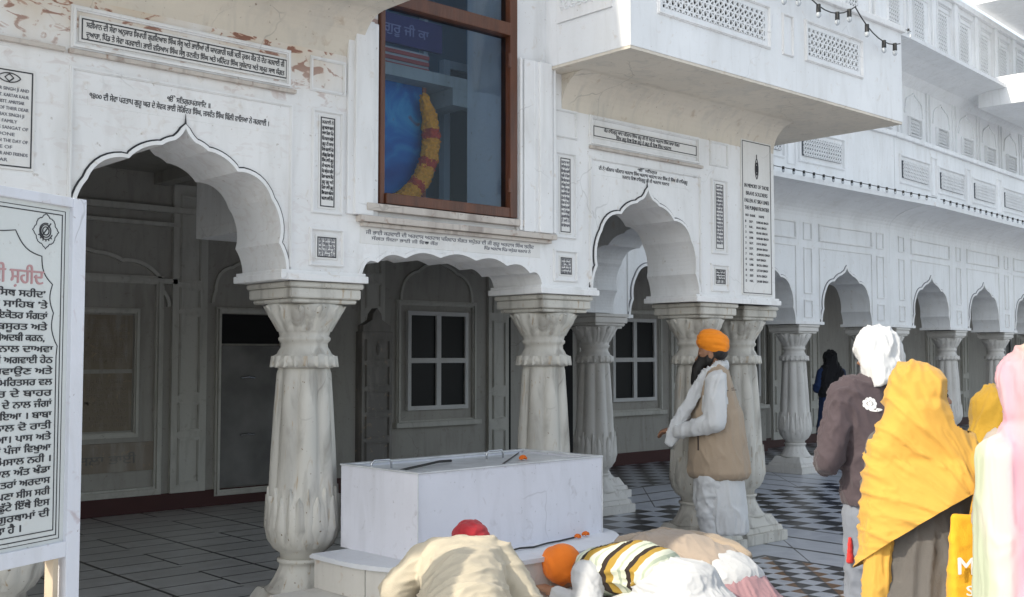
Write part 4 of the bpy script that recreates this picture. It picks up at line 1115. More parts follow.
b.limb(((.07, -.04, 1.47), (.03, .05, .035)), ((.11, .06, 1.40), (.028, .045, .05)), ((.13, .17, 1.2), (.02, .05, .05)), ((.11, .26, 1.0), (.018, .05, .05)))
b.make('scarf', M['whitecloth'], A_, .009, 2, folds(.010, 60, al=(0, .3, -1)))
M['shoe'] = mat('dark_shoe', (.02, .018, .018), .6)
b = Bl()
for s in (-1, 1): b.hull(((s * .10, -.03, .045), (.045, .05, .045)), ((s * .12, .14, .03), (.048, .06, .028)))
b.make('shoes', M['shoe'], A_, .01, 2, None, [((0, 0, .002), (0, 0, -1))])

# --- men bowing at the platform -----------------------------------------------
def bow_body(root, hd, sh, hip, elbL, hL, elbR, hR, kz=.0, yaw=0):
    b = Bl(); MH = Matrix.Translation(hd) @ Matrix.Rotation(radians(yaw), 4, 'Z') @ Matrix.Rotation(radians(-75), 4, 'X'); head(b, MH)
    hy, hz = hip
    for s in (-1, 1):
        b.limb(((s * .09, hy, hz), .08), ((s * .15, .10, .10), .06)); b.limb(((s * .15, .10, .09), .06), ((s * .12, -.34, .07), .045), ((s * .11, -.50, .035), (.035, .06, .03)))
    b.hull(((0, hy, hz), (.15, .12, .11)), ((0, (hy + sh[0]) / 2, (hz + sh[1]) / 2), (.13, .1, .1))).hull(((0, (hy + sh[0]) / 2, (hz + sh[1]) / 2), (.13, .1, .1)), ((0, sh[0], sh[1]), (.16, .09, .09)))
    b.hull(((0, sh[0], sh[1]), .06), (Vector(hd) * .8 + Vector((0, sh[0], sh[1])) * .2, .05))
    for s, e, h in ((-1, elbL, hL), (1, elbR, hR)):
        b.limb(((s * .17, sh[0], sh[1]), .05), (e, .04), (h, .028)); dd = Vector(h) - Vector(e); hand(b, h, dd, (0, 0, 1), -s)
    bd = b.make('body', M['skin'], root, .009, 2); eyes(MH, bd, root); return bd
B_ = person('man seen from behind bowing in a cream sweater with a dark red turban', (3.13, 3.76, 0), 52)
eL, hL, eR, hR = (-.30, .16, .48), (-.15, .42, .48), (.31, .12, .40), (.25, .46, .48)
bow_body(B_, (.03, .50, .62), (.28, .60), (-.26, .40), eL, hL, eR, hR)
M['sweater'] = cloth('cream_wool', (.52, .46, .35), var=.08, weave=300)
b = Bl()
b.hull(((-.125, .27, .60), (.085, .10, .115)), ((.125, .27, .60), (.085, .10, .115)), ((0, .02, .55), (.19, .12, .14))).hull(((0, .02, .55), (.19, .12, .14)), ((0, -.26, .45), (.205, .12, .15)))
b.hull(((0, .27, .61), (.12, .1, .11)), ((0, .37, .61), (.07, .06, .07)))
b.limb(((-.17, .26, .60), .095), (eL, .078), ((-.17, .36, .47), .055)); b.limb(((.17, .26, .60), .095), (eR, .074), ((.26, .38, .46), .055))
b.make('sweater', M['sweater'], B_, .009, 3, folds(.010, 24, al=(.9, .35, .1)))
M['darktr'] = cloth('dark_trousers', (.05, .045, .05)); M['maroon'] = cloth('dark_red_cloth', (.42, .02, .03))
def bow_trousers(root, m, hy, hz, k=1.):
    b = Bl()
    b.hull(((0, hy, hz), (.19, .13, .14)), ((0, hy + .12, hz - .05), (.18, .12, .12)))
    for s in (-1, 1): b.limb(((s * .11, hy, hz), .125), ((s * .16, .10, .115), .095)); b.limb(((s * .16, .10, .10), .085), ((s * .13, -.36, .08), .07))
    return b.make('trousers', m, root, .012, 2, folds(.01, 24, (.3, .9, .2), 3))
bow_trousers(B_, M['darktr'], -.27, .37)
turban(B_, (.05, .47, .665), .9, -20, M['maroon'])

def stripe_mat():
    m = bpy.data.materials.new('striped_knit'); n, l = nodes(m); p = n['Principled BSDF']; p.inputs['Roughness'].default_value = .9
    tc = n.new('ShaderNodeTexCoord'); sp = n.new('ShaderNodeSeparateXYZ'); l.new(tc.outputs['Object'], sp.inputs[0])
    x2 = n.new('ShaderNodeMath'); x2.operation = 'MULTIPLY'; l.new(sp.outputs[0], x2.inputs[0]); l.new(sp.outputs[0], x2.inputs[1])
    a = n.new('ShaderNodeMath'); a.operation = 'MULTIPLY_ADD'; l.new(x2.outputs[0], a.inputs[0]); a.inputs[1].default_value = -1.6; l.new(sp.outputs[1], a.inputs[2])
    d = n.new('ShaderNodeMath'); d.operation = 'DIVIDE'; l.new(a.outputs[0], d.inputs[0]); d.inputs[1].default_value = .135
    f = n.new('ShaderNodeMath'); f.operation = 'FRACT'; l.new(d.outputs[0], f.inputs[0])
    r = n.new('ShaderNodeValToRGB'); r.color_ramp.interpolation = 'CONSTANT'; e = r.color_ramp.elements
    e[0].position = 0; e[0].color = (.03, .02, .015, 1); e[1].position = .2; e[1].color = (.60, .63, .50, 1)
    for pos, c in ((.42, (.38, .43, .33)), (.52, (.62, .64, .52)), (.74, (.38, .24, .04))): q = e.new(pos); q.color = (*c, 1)
    l.new(f.outputs[0], r.inputs[0]); l.new(r.outputs[0], p.inputs['Base Color'])
    t = n.new('ShaderNodeTexNoise'); t.inputs['Scale'].default_value = 160; l.new(tc.outputs['Object'], t.inputs['Vector'])
    bp = n.new('ShaderNodeBump'); bp.inputs['Strength'].default_value = .4; bp.inputs['Distance'].default_value = .004; l.new(t.outputs['Fac'], bp.inputs['Height']); l.new(bp.outputs[0], p.inputs['Normal'])
    return m
M['stripe'] = stripe_mat()
C_ = person('man bowing low in a striped knitted vest and orange turban at the platform', (4.40, 3.88, 0), 100)
eL, hL, eR, hR = (-.29, .10, .24), (-.20, .40, .30), (.27, .16, .25), (.2, .45, .30)
bow_body(C_, (-.02, .44, .39), (.20, .42), (-.28, .36), eL, hL, eR, hR)
b = Bl(); b.hull(((-.125, .19, .42), (.085, .10, .115)), ((.125, .19, .42), (.085, .10, .115)), ((0, -.02, .44), (.185, .12, .145))).hull(((0, -.02, .44), (.185, .12, .145)), ((0, -.16, .42), (.19, .08, .14)))
b.make('knitted_vest', M['stripe'], C_, .009, 3, folds(.008, 22, al=(.8, -.5, 0)))
b = Bl()
b.limb(((-.175, .18, .41), .088), (eL, .072), ((-.21, .34, .29), .05)); b.limb(((.175, .18, .41), .088), (eR, .07), ((.21, .38, .29), .05))
b.hull(((0, -.12, .40), (.19, .1, .12)), ((0, -.34, .36), (.21, .14, .155))).hull(((0, -.30, .34), (.215, .16, .16)), ((0, -.54, .14), (.27, .18, .14))).hull(((-.15, .05, .2), (.13, .1, .1)), ((.15, .05, .2), (.13, .1, .1)), ((0, -.3, .3), (.21, .15, .14)))
b.make('kurta', M['whitecloth'], C_, .009, 3, folds(.006, 34, al=(0, 1, .1)))
bow_trousers(C_, M['whitecloth'], -.28, .30)
turban(C_, (-.02, .45, .41), 1., 62, M['orange'], wr=.005, size=(.112, .115, .112))
D_ = person('person bowing low in beige jacket and pink trousers beside the man in striped vest', (4.99, 4.00, 0), 86)
eL, hL, eR, hR = (-.27, .20, .24), (-.2, .45, .29), (.27, .16, .24), (.2, .45, .29)
bow_body(D_, (.0, .44, .36), (.22, .40), (-.28, .34), eL, hL, eR, hR)
M['jacket'] = cloth('beige_jacket', (.38, .31, .25), var=.1); M['pink'] = cloth('dusty_pink_cotton', (.40, .23, .25)); M['greyjac'] = cloth('greige_cloth', (.36, .29, .22))
b = Bl(); b.hull(((-.13, .22, .42), (.09, .11, .11)), ((.13, .22, .42), (.09, .11, .11)), ((0, -.02, .41), (.20, .13, .13))).hull(((0, -.02, .41), (.20, .13, .13)), ((0, -.26, .37), (.215, .12, .12)))
b.limb(((-.175, .2, .40), .09), (eL, .075), ((-.21, .36, .29), .055)); b.limb(((.175, .2, .40), .09), (eR, .075), ((.21, .36, .29), .055))
b.make('jacket', M['jacket'], D_, .009, 3, folds(.008, 24, al=(.5, .8, 0)))
b = Bl(); b.hull(((0, -.28, .36), (.20, .12, .125)), ((0, -.37, .32), (.20, .10, .12))); b.make('shirt_tail', M['whitecloth'], D_, .009, 3, folds(.004, 30, al=(.2, 1, .1)))
b = Bl(); b.hull(((0, -.33, .30), (.215, .13, .14)), ((0, -.52, .13), (.26, .15, .12)))
for s in (-1, 1): b.limb(((s * .11, -.25, .3), .12), ((s * .16, .10, .115), .095))
b.make('trousers', M['pink'], D_, .010, 3, folds(.007, 30, al=(0, .6, 1)))
b = Bl()
for s in (-1, 1): b.limb(((s * .16, .10, .10), .085), ((s * .13, -.36, .08), .075), ((s * .11, -.50, .06), .055))
b.make('trouser_legs', M['pink'], D_, .012, 2, folds(.006, 24, (.3, .9, .2)))
b = Bl(); b.limb(((-.16, .36, .46), (.07, .05, .04)), ((.14, .30, .475), (.09, .10, .05)), ((.20, .0, .475), (.06, .12, .05)), ((.17, -.24, .44), (.05, .08, .04)))
b.make('draped_shawl', M['greyjac'], D_, .009, 2, folds(.006, 34, al=(.2, 1, 0)))
turban(D_, (0, .45, .37), .92, -10, M['greyjac'])

# --- man with a white head cloth -----------------------------------------------
E_ = person('man in plum grey sweatshirt and jeans with white cloth over his head', (4.70, 2.64, 0), 60)
E_.scale = (.92, .95, 1)
MH = Matrix.Translation((0, .02, 1.555)) @ Matrix.Rotation(radians(25), 4, 'Z') @ Matrix.Rotation(radians(-10), 4, 'X')
b = Bl(); head(b, MH); legs(b, .86, .47, .10); b.hull(((0, 0, .92), (.15, .10, .10)), ((0, 0, 1.1), (.13, .09, .1))).hull(((0, 0, 1.1), (.13, .09, .1)), ((0, -.01, 1.36), (.17, .1, .07)))
for s in (-1, 1): b.limb(((s * .2, -.01, 1.37), .055), ((s * .27, -.0, 1.09), .042), ((s * .17, .24, 1.03), .030)); hand(b, (s * .17, .25, 1.03), (-s * .4, .9, 0), (0, 0, 1), -s)
bd = b.make('body', M['skin'], E_, .0085, 3); eyes(MH, bd, E_)
b = Bl(); b.X = MH; b.hull(((0, -.02, .0), (.084, .094, .085))).hull(((0, -.05, -.03), (.075, .06, .065))); b.make('hair', M['hair'], E_, .010, 2)
b = Bl(); b.X = MH; b.hull(((0, -.01, .045), (.108, .118, .095)), ((.03, -.05, -.02), (.105, .075, .06)), ((-.05, -.03, -.07), (.07, .075, .05)))
b.hull(((-.07, -.03, .03), (.045, .07, .06)), ((-.10, -.06, -.13), (.030, .065, .03)), ((0, -.11, -.10), (.05, .03, .03))).hull(((.07, -.03, .03), (.045, .07, .06)), ((.10, -.05, -.07), (.03, .05, .04)))
b.make('head_cloth', M['whitecloth'], E_, .008, 2, folds(.010, 34, al=(.15, .1, 1)), [((0, 0, 1.45), (.55, .1, -1)), ((0, .115, 1.5), (0, 1, -.55))])
M['plum'] = cloth('plum_grey_jersey', (.062, .045, .052))
b = Bl()
b.hull(((-.16, -.02, 1.375), .085), ((.16, -.02, 1.375), .085), ((0, -.01, 1.12), (.20, .14, .1))).hull(((0, -.01, 1.12), (.20, .14, .1)), ((0, 0, .90), (.205, .16, .08)))
b.hull(((0, -.01, 1.40), (.11, .09, .07)), ((0, -.01, 1.46), (.065, .07, .03)))
for s in (-1, 1): b.limb(((s * .2, -.01, 1.355), .083), ((s * .285, -.01, 1.08), .070), ((s * .19, .21, 1.03), .048))
sw = b.make('sweatshirt', M['plum'], E_, .009, 3, folds(.011, 26, al=(.6, .2, -.55)), [((0, 0, .87), (0, 0, -1))])
M['jeans'] = cloth('pale_jeans', (.19, .21, .25), weave=400)
b = Bl(); b.hull(((0, 0, .93), (.185, .135, .07)), ((0, 0, .82), (.185, .14, .08)))
for s in (-1, 1): b.limb(((s * .095, 0, .82), .105), ((s * .10, .02, .47), .08), ((s * .10, -.01, .1), .065))
b.make('jeans', M['jeans'], E_, .011, 2, folds(.008, 24, (.3, .3, 1), 4), [((0, 0, .04), (0, 0, -1))])
b = Bl()
for s in (-1, 1): b.hull(((s * .10, -.03, .045), (.045, .05, .045)), ((s * .12, .14, .03), (.048, .06, .028)))
b.make('shoes', M['shoe'], E_, .01, 2, None, [((0, 0, .002), (0, 0, -1))])
bpy.context.view_layer.update()
bm = B(); M['whiteprint'] = mat('white_print', (.75, .75, .75), .7)
cx, cz = -.12, 1.335
for k in range(9):
    a = 2 * pi * k / 9
    c_ = (cx + cos(a) * .026, cz + sin(a) * .020)
    P = on_mesh(sw, [(c_[0] + cos(t) * .0115, -.2, c_[1] + sin(t) * .0105) for t in [2 * pi * j / 10 for j in range(10)]], (0, 1, 0), .002)
    bm.faces.new([bm.verts.new(p) for p in P])
P = on_mesh(sw, [(cx + cos(t) * .012, -.2, cz + sin(t) * .010) for t in [2 * pi * j / 10 for j in range(10)]], (0, 1, 0), .002); bm.faces.new([bm.verts.new(p) for p in P])
P = on_mesh(sw, [(cx + .03 + .035 * cos(t) , -.2, cz - .028 + .008 * sin(t)) for t in [2 * pi * j / 14 for j in range(14)]], (0, 1, 0), .003); bm.faces.new([bm.verts.new(p) for p in P])
obj('flower_print', bm, M['whiteprint'], sw)
M['redcloth'] = cloth('red_cloth', (.55, .025, .02))
b = Bl(); b.hull(((0, 0, 0), (.010, .008, .01)), ((0, 0, -.10), (.026, .014, .010)))
ts = b.make('cloth_pouch', M['redcloth'], None, .006, 2, folds(.003, 120, (1, 0, 0), 4)); ts.location = (4.53, 2.70, .72); tag(ts, 'small bright red pointed cloth pouch hanging at the hip of the man in jeans', 'pouch')
ts.rotation_euler = (0, 0, 0)

# --- woman in the yellow shawl -----------------------------------------------
F_ = person('woman wrapped in a golden yellow shawl over a grey dress, back turned', (3.985, 2.07, 0), 22)
F_.scale = (.90, .95, 1)
MH = Matrix.Translation((0.02, .03, 1.395)) @ Matrix.Rotation(radians(-62), 4, 'Z')
b = Bl(); head(b, MH, k=.95); legs(b, .80, .44, .09); b.hull(((0, 0, .84), (.15, .10, .10)), ((0, 0, 1.0), (.12, .09, .1))).hull(((0, 0, 1.0), (.12, .09, .1)), ((0, -.01, 1.20), (.15, .09, .06)))
for s in (-1, 1): b.limb(((s * .145, -.0, 1.20), .045), ((s * .185, .04, .96), .036), ((s * .10, .24, .93), .027)); hand(b, (s * .10, .25, .93), (-s * .4, .9, 0), (0, 0, 1), -s)
bd = b.make('body', M['skin'], F_, .0085, 3); eyes(MH, bd, F_)
b = Bl(); b.X = MH; b.hull(((0, -.02, .0), (.078, .088, .08))); b.make('hair', M['hair'], F_, .010, 2)
M['yellow'] = cloth('golden_yellow_cotton', (.56, .31, .05), var=.12, weave=500); M['greydress'] = cloth('dark_grey_cotton', (.10, .092, .085)); 
b = Bl()
b.hull(((-.11, -.0, 1.19), .07), ((.11, -.0, 1.19), .07), ((0, .0, .98), (.155, .12, .1))).hull(((0, .0, .98), (.17, .13, .1)), ((0, -.01, .55), (.23, .19, .05)))
b.hull(((0, -.01, .55), (.23, .19, .05)), ((0, -.02, .36), (.25, .2, .03)))
for s in (-1, 1): b.limb(((s * .15, -.01, 1.19), .075), ((s * .20, .04, .95), .06), ((s * .13, .22, .93), .045))
b.make('dress', M['greydress'], F_, .011, 3, folds(.011, 26, (1, .4, .1), 3), [((0, 0, .37), (0, 0, -1))])
b = Bl()
for s in (-1, 1): b.limb(((s * .09, 0, .6), .10), ((s * .09, .0, .12), .07))
b.make('trousers', M['orange'], F_, .012, 2, folds(.009, 26, (1, .4, .1), 3), [((0, 0, .05), (0, 0, -1))])
b = Bl()
b.X = MH; b.hull(((0, -.035, .02), (.150, .135, .115)), ((0, -.06, -.10), (.150, .11, .09))); b.X = None
b.hull(((0, -.04, 1.34), (.14, .11, .09)), ((-.13, -.03, 1.17), (.09, .12, .08)), ((.15, .02, 1.17), (.11, .14, .08)))
b.hull(((-.13, -.03, 1.15), (.095, .12, .09)), ((.15, .02, 1.17), (.11, .14, .08)), ((.08, .0, .98), (.205, .20, .08)), ((-.08, -.03, .9), (.175, .18, .08)))
b.hull(((.08, .0, .98), (.205, .20, .08)), ((-.08, -.03, .9), (.175, .18, .08)), ((-.13, -.04, .70), (.14, .17, .06)))
fy = folds(.013, 34, pole=(.34, -.05, .90))
b.make('shawl', M['yellow'], F_, .008, 3, fy, [((0, 0, .90), Vector((.62, -.15, -1)).normalized())], face_open(MH, .055, 1.27))
b = Bl(); b.hull(((-.15, -.07, .98), (.075, .10, .05)), ((-.165, -.09, .70), (.065, .09, .05))).hull(((-.165, -.09, .70), (.065, .09, .05)), ((-.215, -.12, .42), (.018, .04, .04)))
b.make('shawl_end', M['yellow'], F_, .008, 2, folds(.011, 44, (1, 1, 0)))
bpy.context.view_layer.update()
# --- woman in mustard ----------------------------------------------------------
G_ = person('woman in a dark mustard head shawl half hidden behind the woman in pink and cream', (4.98, 2.22, 0), 40)
G_.scale = (1.12, 1.1, 1)
def simple_woman(root, hz, col, dress, vox=.011, k=1., cut=.6):
    MH = Matrix.Translation((0, .02, hz)); b = Bl(); head(b, MH, k=.95); legs(b, hz * .57, hz * .32, .09)
    b.hull(((0, 0, hz * .6), (.15, .1, .1)), ((0, 0, hz * .72), (.12, .09, .1))).hull(((0, 0, hz * .72), (.12, .09, .1)), ((0, -.01, hz - .19), (.14, .09, .06)))
    for s in (-1, 1): b.limb(((s * .16, -.01, hz - .19), .046), ((s * .2, .02, hz - .44), .036), ((s * .10, .22, hz - .45), .026)); hand(b, (s * .10, .23, hz - .45), (-s * .4, .9, 0), (0, 0, 1), -s)
    bd = b.make('body', M['skin'], root, .009, 3); eyes(MH, bd, root)
    b = Bl(); b.hull(((-.13, -.02, hz - .2), .075), ((.13, -.02, hz - .2), .075), ((0, 0, hz - .42), (.17, .13, .1))).hull(((0, 0, hz - .42), (.17, .13, .1)), ((0, 0, .35), (.24, .19, .04)))
    for s in (-1, 1): b.limb(((s * .165, -.01, hz - .2), .072), ((s * .225, .02, hz - .45), .06), ((s * .13, .2, hz - .45), .045))
    b.make('dress', dress, root, vox, 3, folds(.012, 26, (1, .4, .1), 3), [((0, 0, .32), (0, 0, -1))])
    b = Bl()
    for s in (-1, 1): b.limb(((s * .09, 0, .6), .10), ((s * .09, .0, .12), .07))
    b.make('trousers', dress, root, .012, 2, folds(.009, 26, (1, .4, .1), 3), [((0, 0, .05), (0, 0, -1))])
    b = Bl()
    b.hull(((0, -.0, hz + .035), (.108, .12, .11)), ((0, -.03, hz - .08), (.10, .09, .08))); b.hull(((0, -.03, hz - .06), (.10, .09, .09)), ((-.12, -.03, hz - .22), (.095, .095, .08)), ((.12, -.02, hz - .22), (.09, .095, .08)))
    b.hull(((-.12, -.03, hz - .22), (.095, .095, .08)), ((.12, -.02, hz - .22), (.09, .095, .08)), ((0, -.03, hz - .55), (.21, .16, .06)))
    return b.make('shawl', col, root, vox, 3, folds(.014, 34, al=(.3, 0, 1)), [((0, 0, hz - .52), Vector((.3, 0, -1)).normalized()), ((0, .115, hz), (0, 1, -.1))])
M['mustard'] = cloth('mustard_cotton', (.36, .21, .012)); M['brown'] = cloth('brown_cotton', (.10, .06, .03))
simple_woman(G_, 1.275, M['mustard'], M['brown'])
# --- woman in pink and cream -----------------------------------------------------
H_ = person('woman in pale pink and cream shawl over greige dress, at the right edge', (3.735, 1.51, 0), 42)
H_.scale = (.88, .9, 1)
def pinkmat():
    m = bpy.data.materials.new('pink_cream_dyed_cotton'); n, l = nodes(m); p = n['Principled BSDF']; p.inputs['Roughness'].default_value = .85
    tc = n.new('ShaderNodeTexCoord'); sp = n.new('ShaderNodeSeparateXYZ'); l.new(tc.outputs['Object'], sp.inputs[0])
    t = n.new('ShaderNodeTexNoise'); t.inputs['Scale'].default_value = 3.; l.new(tc.outputs['Object'], t.inputs['Vector'])
    a = n.new('ShaderNodeMath'); a.operation = 'MULTIPLY_ADD'; l.new(t.outputs['Fac'], a.inputs[0]); a.inputs[1].default_value = .10; l.new(sp.outputs[0], a.inputs[2])
    mr = n.new('ShaderNodeMapRange'); mr.inputs[1].default_value = -.20; mr.inputs[2].default_value = .12; l.new(a.outputs[0], mr.inputs[0])
    r = n.new('ShaderNodeValToRGB'); e = r.color_ramp.elements; e[0].position = 0; e[0].color = (.40, .44, .32, 1); e[1].position = 1; e[1].color = (.44, .30, .26, 1)
    for pos, c in ((.07, (.50, .46, .40)), (.16, (.52, .40, .38)), (.30, (.54, .29, .35)), (.48, (.46, .29, .30)), (.62, (.46, .37, .28)), (.8, (.52, .32, .31))): q = e.new(pos); q.color = (*c, 1)
    l.new(mr.outputs[0], r.inputs[0]); l.new(r.outputs[0], p.inputs['Base Color']); return m
M['pinkshawl'] = pinkmat(); M['greige'] = cloth('greige_knit', (.34, .295, .25), weave=300)
MH = Matrix.Translation((0, .02, 1.455)); b = Bl(); head(b, MH, k=.95); legs(b, .83, .46, .09); hz = 1.455
b.hull(((0, 0, .9), (.15, .1, .1)), ((0, 0, 1.05), (.12, .09, .1))).hull(((0, 0, 1.05), (.12, .09, .1)), ((0, -.01, 1.26), (.15, .09, .06)))
for s in (-1, 1): b.limb(((s * .14, .0, 1.25), .042), ((s * .175, .06, 1.0), .036), ((s * .10, .24, .97), .027)); hand(b, (s * .10, .25, .97), (-s * .4, .9, 0), (0, 0, 1), -s)
bd = b.make('body', M['skin'], H_, .009, 3); eyes(MH, bd, H_)
b = Bl(); b.hull(((-.10, -.02, 1.25), .075), ((.14, -.02, 1.25), .085), ((0, 0, 1.0), (.185, .14, .1))).hull(((0, 0, 1.0), (.185, .14, .1)), ((0, 0, .35), (.25, .2, .04)))
for s in (-1, 1): b.limb(((s * .15, .0, 1.24), .07), ((s * .185, .06, 1.0), .06), ((s * .11, .2, .98), .045))
b.make('dress', M['greige'], H_, .011, 3, folds(.011, 22, (1, .4, .1), 3), [((0, 0, .32), (0, 0, -1))])
b = Bl()
for s in (-1, 1): b.limb(((s * .09, 0, .6), .10), ((s * .09, .0, .12), .07))
b.make('trousers', M['greige'], H_, .012, 2, None, [((0, 0, .05), (0, 0, -1))])
b = Bl(); b.hull(((-.035, -.0, 1.475), (.14, .13, .112)), ((-.03, -.04, 1.36), (.125, .09, .08))).hull(((0, -.04, 1.36), (.10, .09, .08)), ((-.12, -.03, 1.24), (.09, .10, .07)), ((.04, -.03, 1.30), (.08, .10, .05)))
b.hull(((-.05, -.05, 1.22), (.045, .095, .08)), ((-.165, -.03, 1.22), (.085, .12, .075)), ((-.175, -.03, .60), (.095, .18, .05)), ((-.05, -.09, .60), (.05, .10, .05)))
b.hull(((-.155, -.05, .60), (.085, .15, .05)), ((-.05, -.09, .60), (.05, .10, .05)), ((-.15, -.06, .42), (.07, .12, .03)))
b.make('shawl', M['pinkshawl'], H_, .010, 3, folds(.009, 30, (1, -.1, .05)), [((0, .115, 1.475), (0, 1, -.1))])
# --- far person in blue under the arcade ------------------------------------------
I_ = person('small distant person in dark head covering and blue clothes under the arcade', (14.8, 9.1, 0), 60)
M['blue'] = cloth('deep_blue_cotton', (.012, .035, .12)); M['navy'] = cloth('black_cotton', (.008, .008, .012))
simple_woman(I_, 1.50, M['navy'], M['blue'], .014)

# --- yellow carrier bag ---------------------------------------------------------
bg_ = thing('carrier_bag', 'mustard yellow cloth carrier bag with white lettering hanging between two women', 'bag', (3.985, 1.80, .60), HEAD - pi / 2)
M['bag'] = cloth('yellow_bag_cloth', (.72, .36, .01))
b = Bl(); b.hull(((-.14, 0, .36), (.015, .012, .02)), ((.14, 0, .36), (.015, .012, .02)), ((-.15, 0, .04), (.02, .05, .03)), ((.15, 0, .04), (.02, .05, .03)))
bb = b.make('bag_body', M['bag'], bg_, .009, 2, folds(.004, 22, (.5, 0, 1), 4))
bm = B()
for y in (-.02, .02): tube(bm, [(-.07, y, .36), (-.05, y * .6, .48), (0, 0, .54), (.05, y * .6, .48), (.07, y, .36)], .008, 6)
obj('handle', bm, M['bag'], bg_, True)
for row in (('M', -.150, -.095, .175, .085), ('S', -.122, -.098, .10, .05), ('oo', -.130, -.085, .045, .035)): lettering('lettering', [row], M['whiteprint'], bg_, -.058)
# --- picture and garland behind the window -----------------------------------------
def picmat():
    m = bpy.data.materials.new('blue_painting'); n, l = nodes(m); p = n['Principled BSDF']; p.inputs['Roughness'].default_value = .5
    tc = n.new('ShaderNodeTexCoord'); t = n.new('ShaderNodeTexNoise'); t.inputs['Scale'].default_value = 3.6; t.inputs['Detail'].default_value = 3; t.inputs['Distortion'].default_value = 1.2
    l.new(tc.outputs['Object'], t.inputs['Vector']); r = n.new('ShaderNodeValToRGB'); e = r.color_ramp.elements; e[0].position = .3; e[0].color = (.015, .06, .24, 1); e[1].position = .66; e[1].color = (.06, .30, .50, 1)
    q = e.new(.5); q.color = (.02, .15, .40, 1); q = e.new(.70); q.color = (.16, .10, .12, 1)
    l.new(t.outputs['Fac'], r.inputs[0]); l.new(r.outputs[0], p.inputs['Base Color']); return m
pc = thing('painting', 'tall blue painting with purple banner hanging behind the brown window', 'painting', (4.13, 5.97, 2.44))
bm = B(); box(bm, 0, .46, 0, .02, .02, 1.02); obj('canvas', bm, picmat(), pc)
bm = B(); box(bm, -.03, .0, -.01, .03, 0, 1.05); box(bm, .46, .49, -.01, .03, 0, 1.05); obj('picture_frame', bm, mat('orange_red_frame', (.45, .12, .05), .5), pc)
bm = B(); box(bm, -.1, .62, -.02, .01, 1.22, 1.42); bn = obj('banner', bm, mat('purple_banner', (.05, .03, .12), .7), pc)
lettering('lettering', [('ਵਾਹਿਗੁਰੂ ਜੀ ਕਾ', -.05, .5, 1.29, .09)], mat('pale_lilac_letters', (.28, .24, .36), .7), pc, -.021)
bm = B()
for k in range(3): box(bm, -.1, .5, -.03, .01, 1.06 + k * .045, 1.085 + k * .045)
obj('red_stripes', bm, mat('red_ribbon', (.45, .08, .06), .7), pc)
bm = B(); box(bm, -.1, .5, -.02, .008, 1.05, 1.19); obj('white_ribbon', bm, mat('white_ribbon', (.5, .45, .42), .7), pc)
gd = thing('garland', 'thick yellow and red flower garland hanging behind the brown window', 'garland', (4.12, 5.88, 2.44))
M['gy'] = mat('yellow_petals', (1.0, .36, .01), .8, .35, 50, .5, 90); M['gr'] = mat('red_petals', (.65, .05, .01), .8, .4, 50, .5, 90)
pth = [(.42, 0, .86), (.47, 0, .72), (.485, 0, .58), (.46, 0, .44), (.40, 0, .30), (.30, 0, .19), (.18, 0, .11), (.05, 0, .07)]
def seg(a, b_, m, nm):
    b = Bl(); n = 6; L = []
    for k in range(n + 1):
        u = a + (b_ - a) * k / n; i = min(int(u), len(pth) - 2); f_ = u - i; p = Vector(pth[i]).lerp(Vector(pth[i + 1]), f_); L.append((p, .034 + .028 * min(1, u / 1.5)))
    b.limb(*L); b.make(nm, m, gd, .007, 1, lambda p, n_: .016 * noise.noise(p * 55))
us = [0, 1.5, 1.95, 3.0, 3.4, 4.3, 4.65, 6.2, 6.9]
for k, (a, b_) in enumerate(zip(us, us[1:])): seg(a, b_ , M['gy'] if k % 2 == 0 else M['gr'], 'yellow_flowers' if k % 2 == 0 else 'red_flowers')

# ================================================================== NOTICE BOARD
nb = thing('notice_board', 'white framed notice board on legs, black Punjabi writing under a red heading', 'sign', (1.515, 3.997, 0), radians(24.4))
M['boardframe'] = plaster('board_frame_paint', (.74, .75, .80), grime=.35, stain=(.25, .07, .04)); M['boardface'] = plaster('board_face', (.68, .70, .68), grime=.15)
W_ = 1.25; zt, zb = 2.115, .90
bm = B()
box(bm, -.062, 0, -.03, .03, 0, zt, .004); box(bm, -W_, -W_ + .062, -.03, .03, 0, zt, .004)
box(bm, -W_ + .062, -.062, -.028, .028, zt - .035, zt, .004); box(bm, -W_ + .062, -.062, -.028, .028, zb - .055, zb, .004)
obj('frame', bm, M['boardframe'], nb)
bm = B(); M['cream'] = mat('sunlit_cream_tint', (.62, .5, .36), .6, .3, 6); box(bm, -.112, -.088, -.02, .02, 0, zb - .056, .003); obj('inner_leg', bm, M['cream'], nb); bm = B(); box(bm, -W_ + .09, -W_ + .11, -.02, .02, 0, zb - .056, .003); obj('inner_leg', bm, M['cream'], nb)  # sunlight on the leg strips is painted in as cream
bm = B(); box(bm, -W_ + .062, -.062, -.012, .010, zb, zt - .035); fc = obj('board', bm, M['boardface'], nb)
bm = B(); fyb = -.0135
def ln(x0, x1, z0, z1): box(bm, x0, x1, fyb, fyb + .003, z0, z1)
for i, o_ in enumerate((.082, .095)):
    xr, xl, zT, zB = -o_ , -W_ + o_, zt - .035 - (o_ - .065), zb + (o_ - .070); t_ = .0035 if i else .0022
    ln(xl, xr, zT - t_, zT); ln(xl, xr, zB, zB + t_); ln(xr - t_, xr, zB + t_, zT - t_); ln(xl, xl + t_, zB + t_, zT - t_)
def poly(L, r=.0022): tube(bm, [(x, fyb + .001, z) for x, z in L], r, 4)
cxm = -W_ / 2; hwid = cxm * -1 - .102
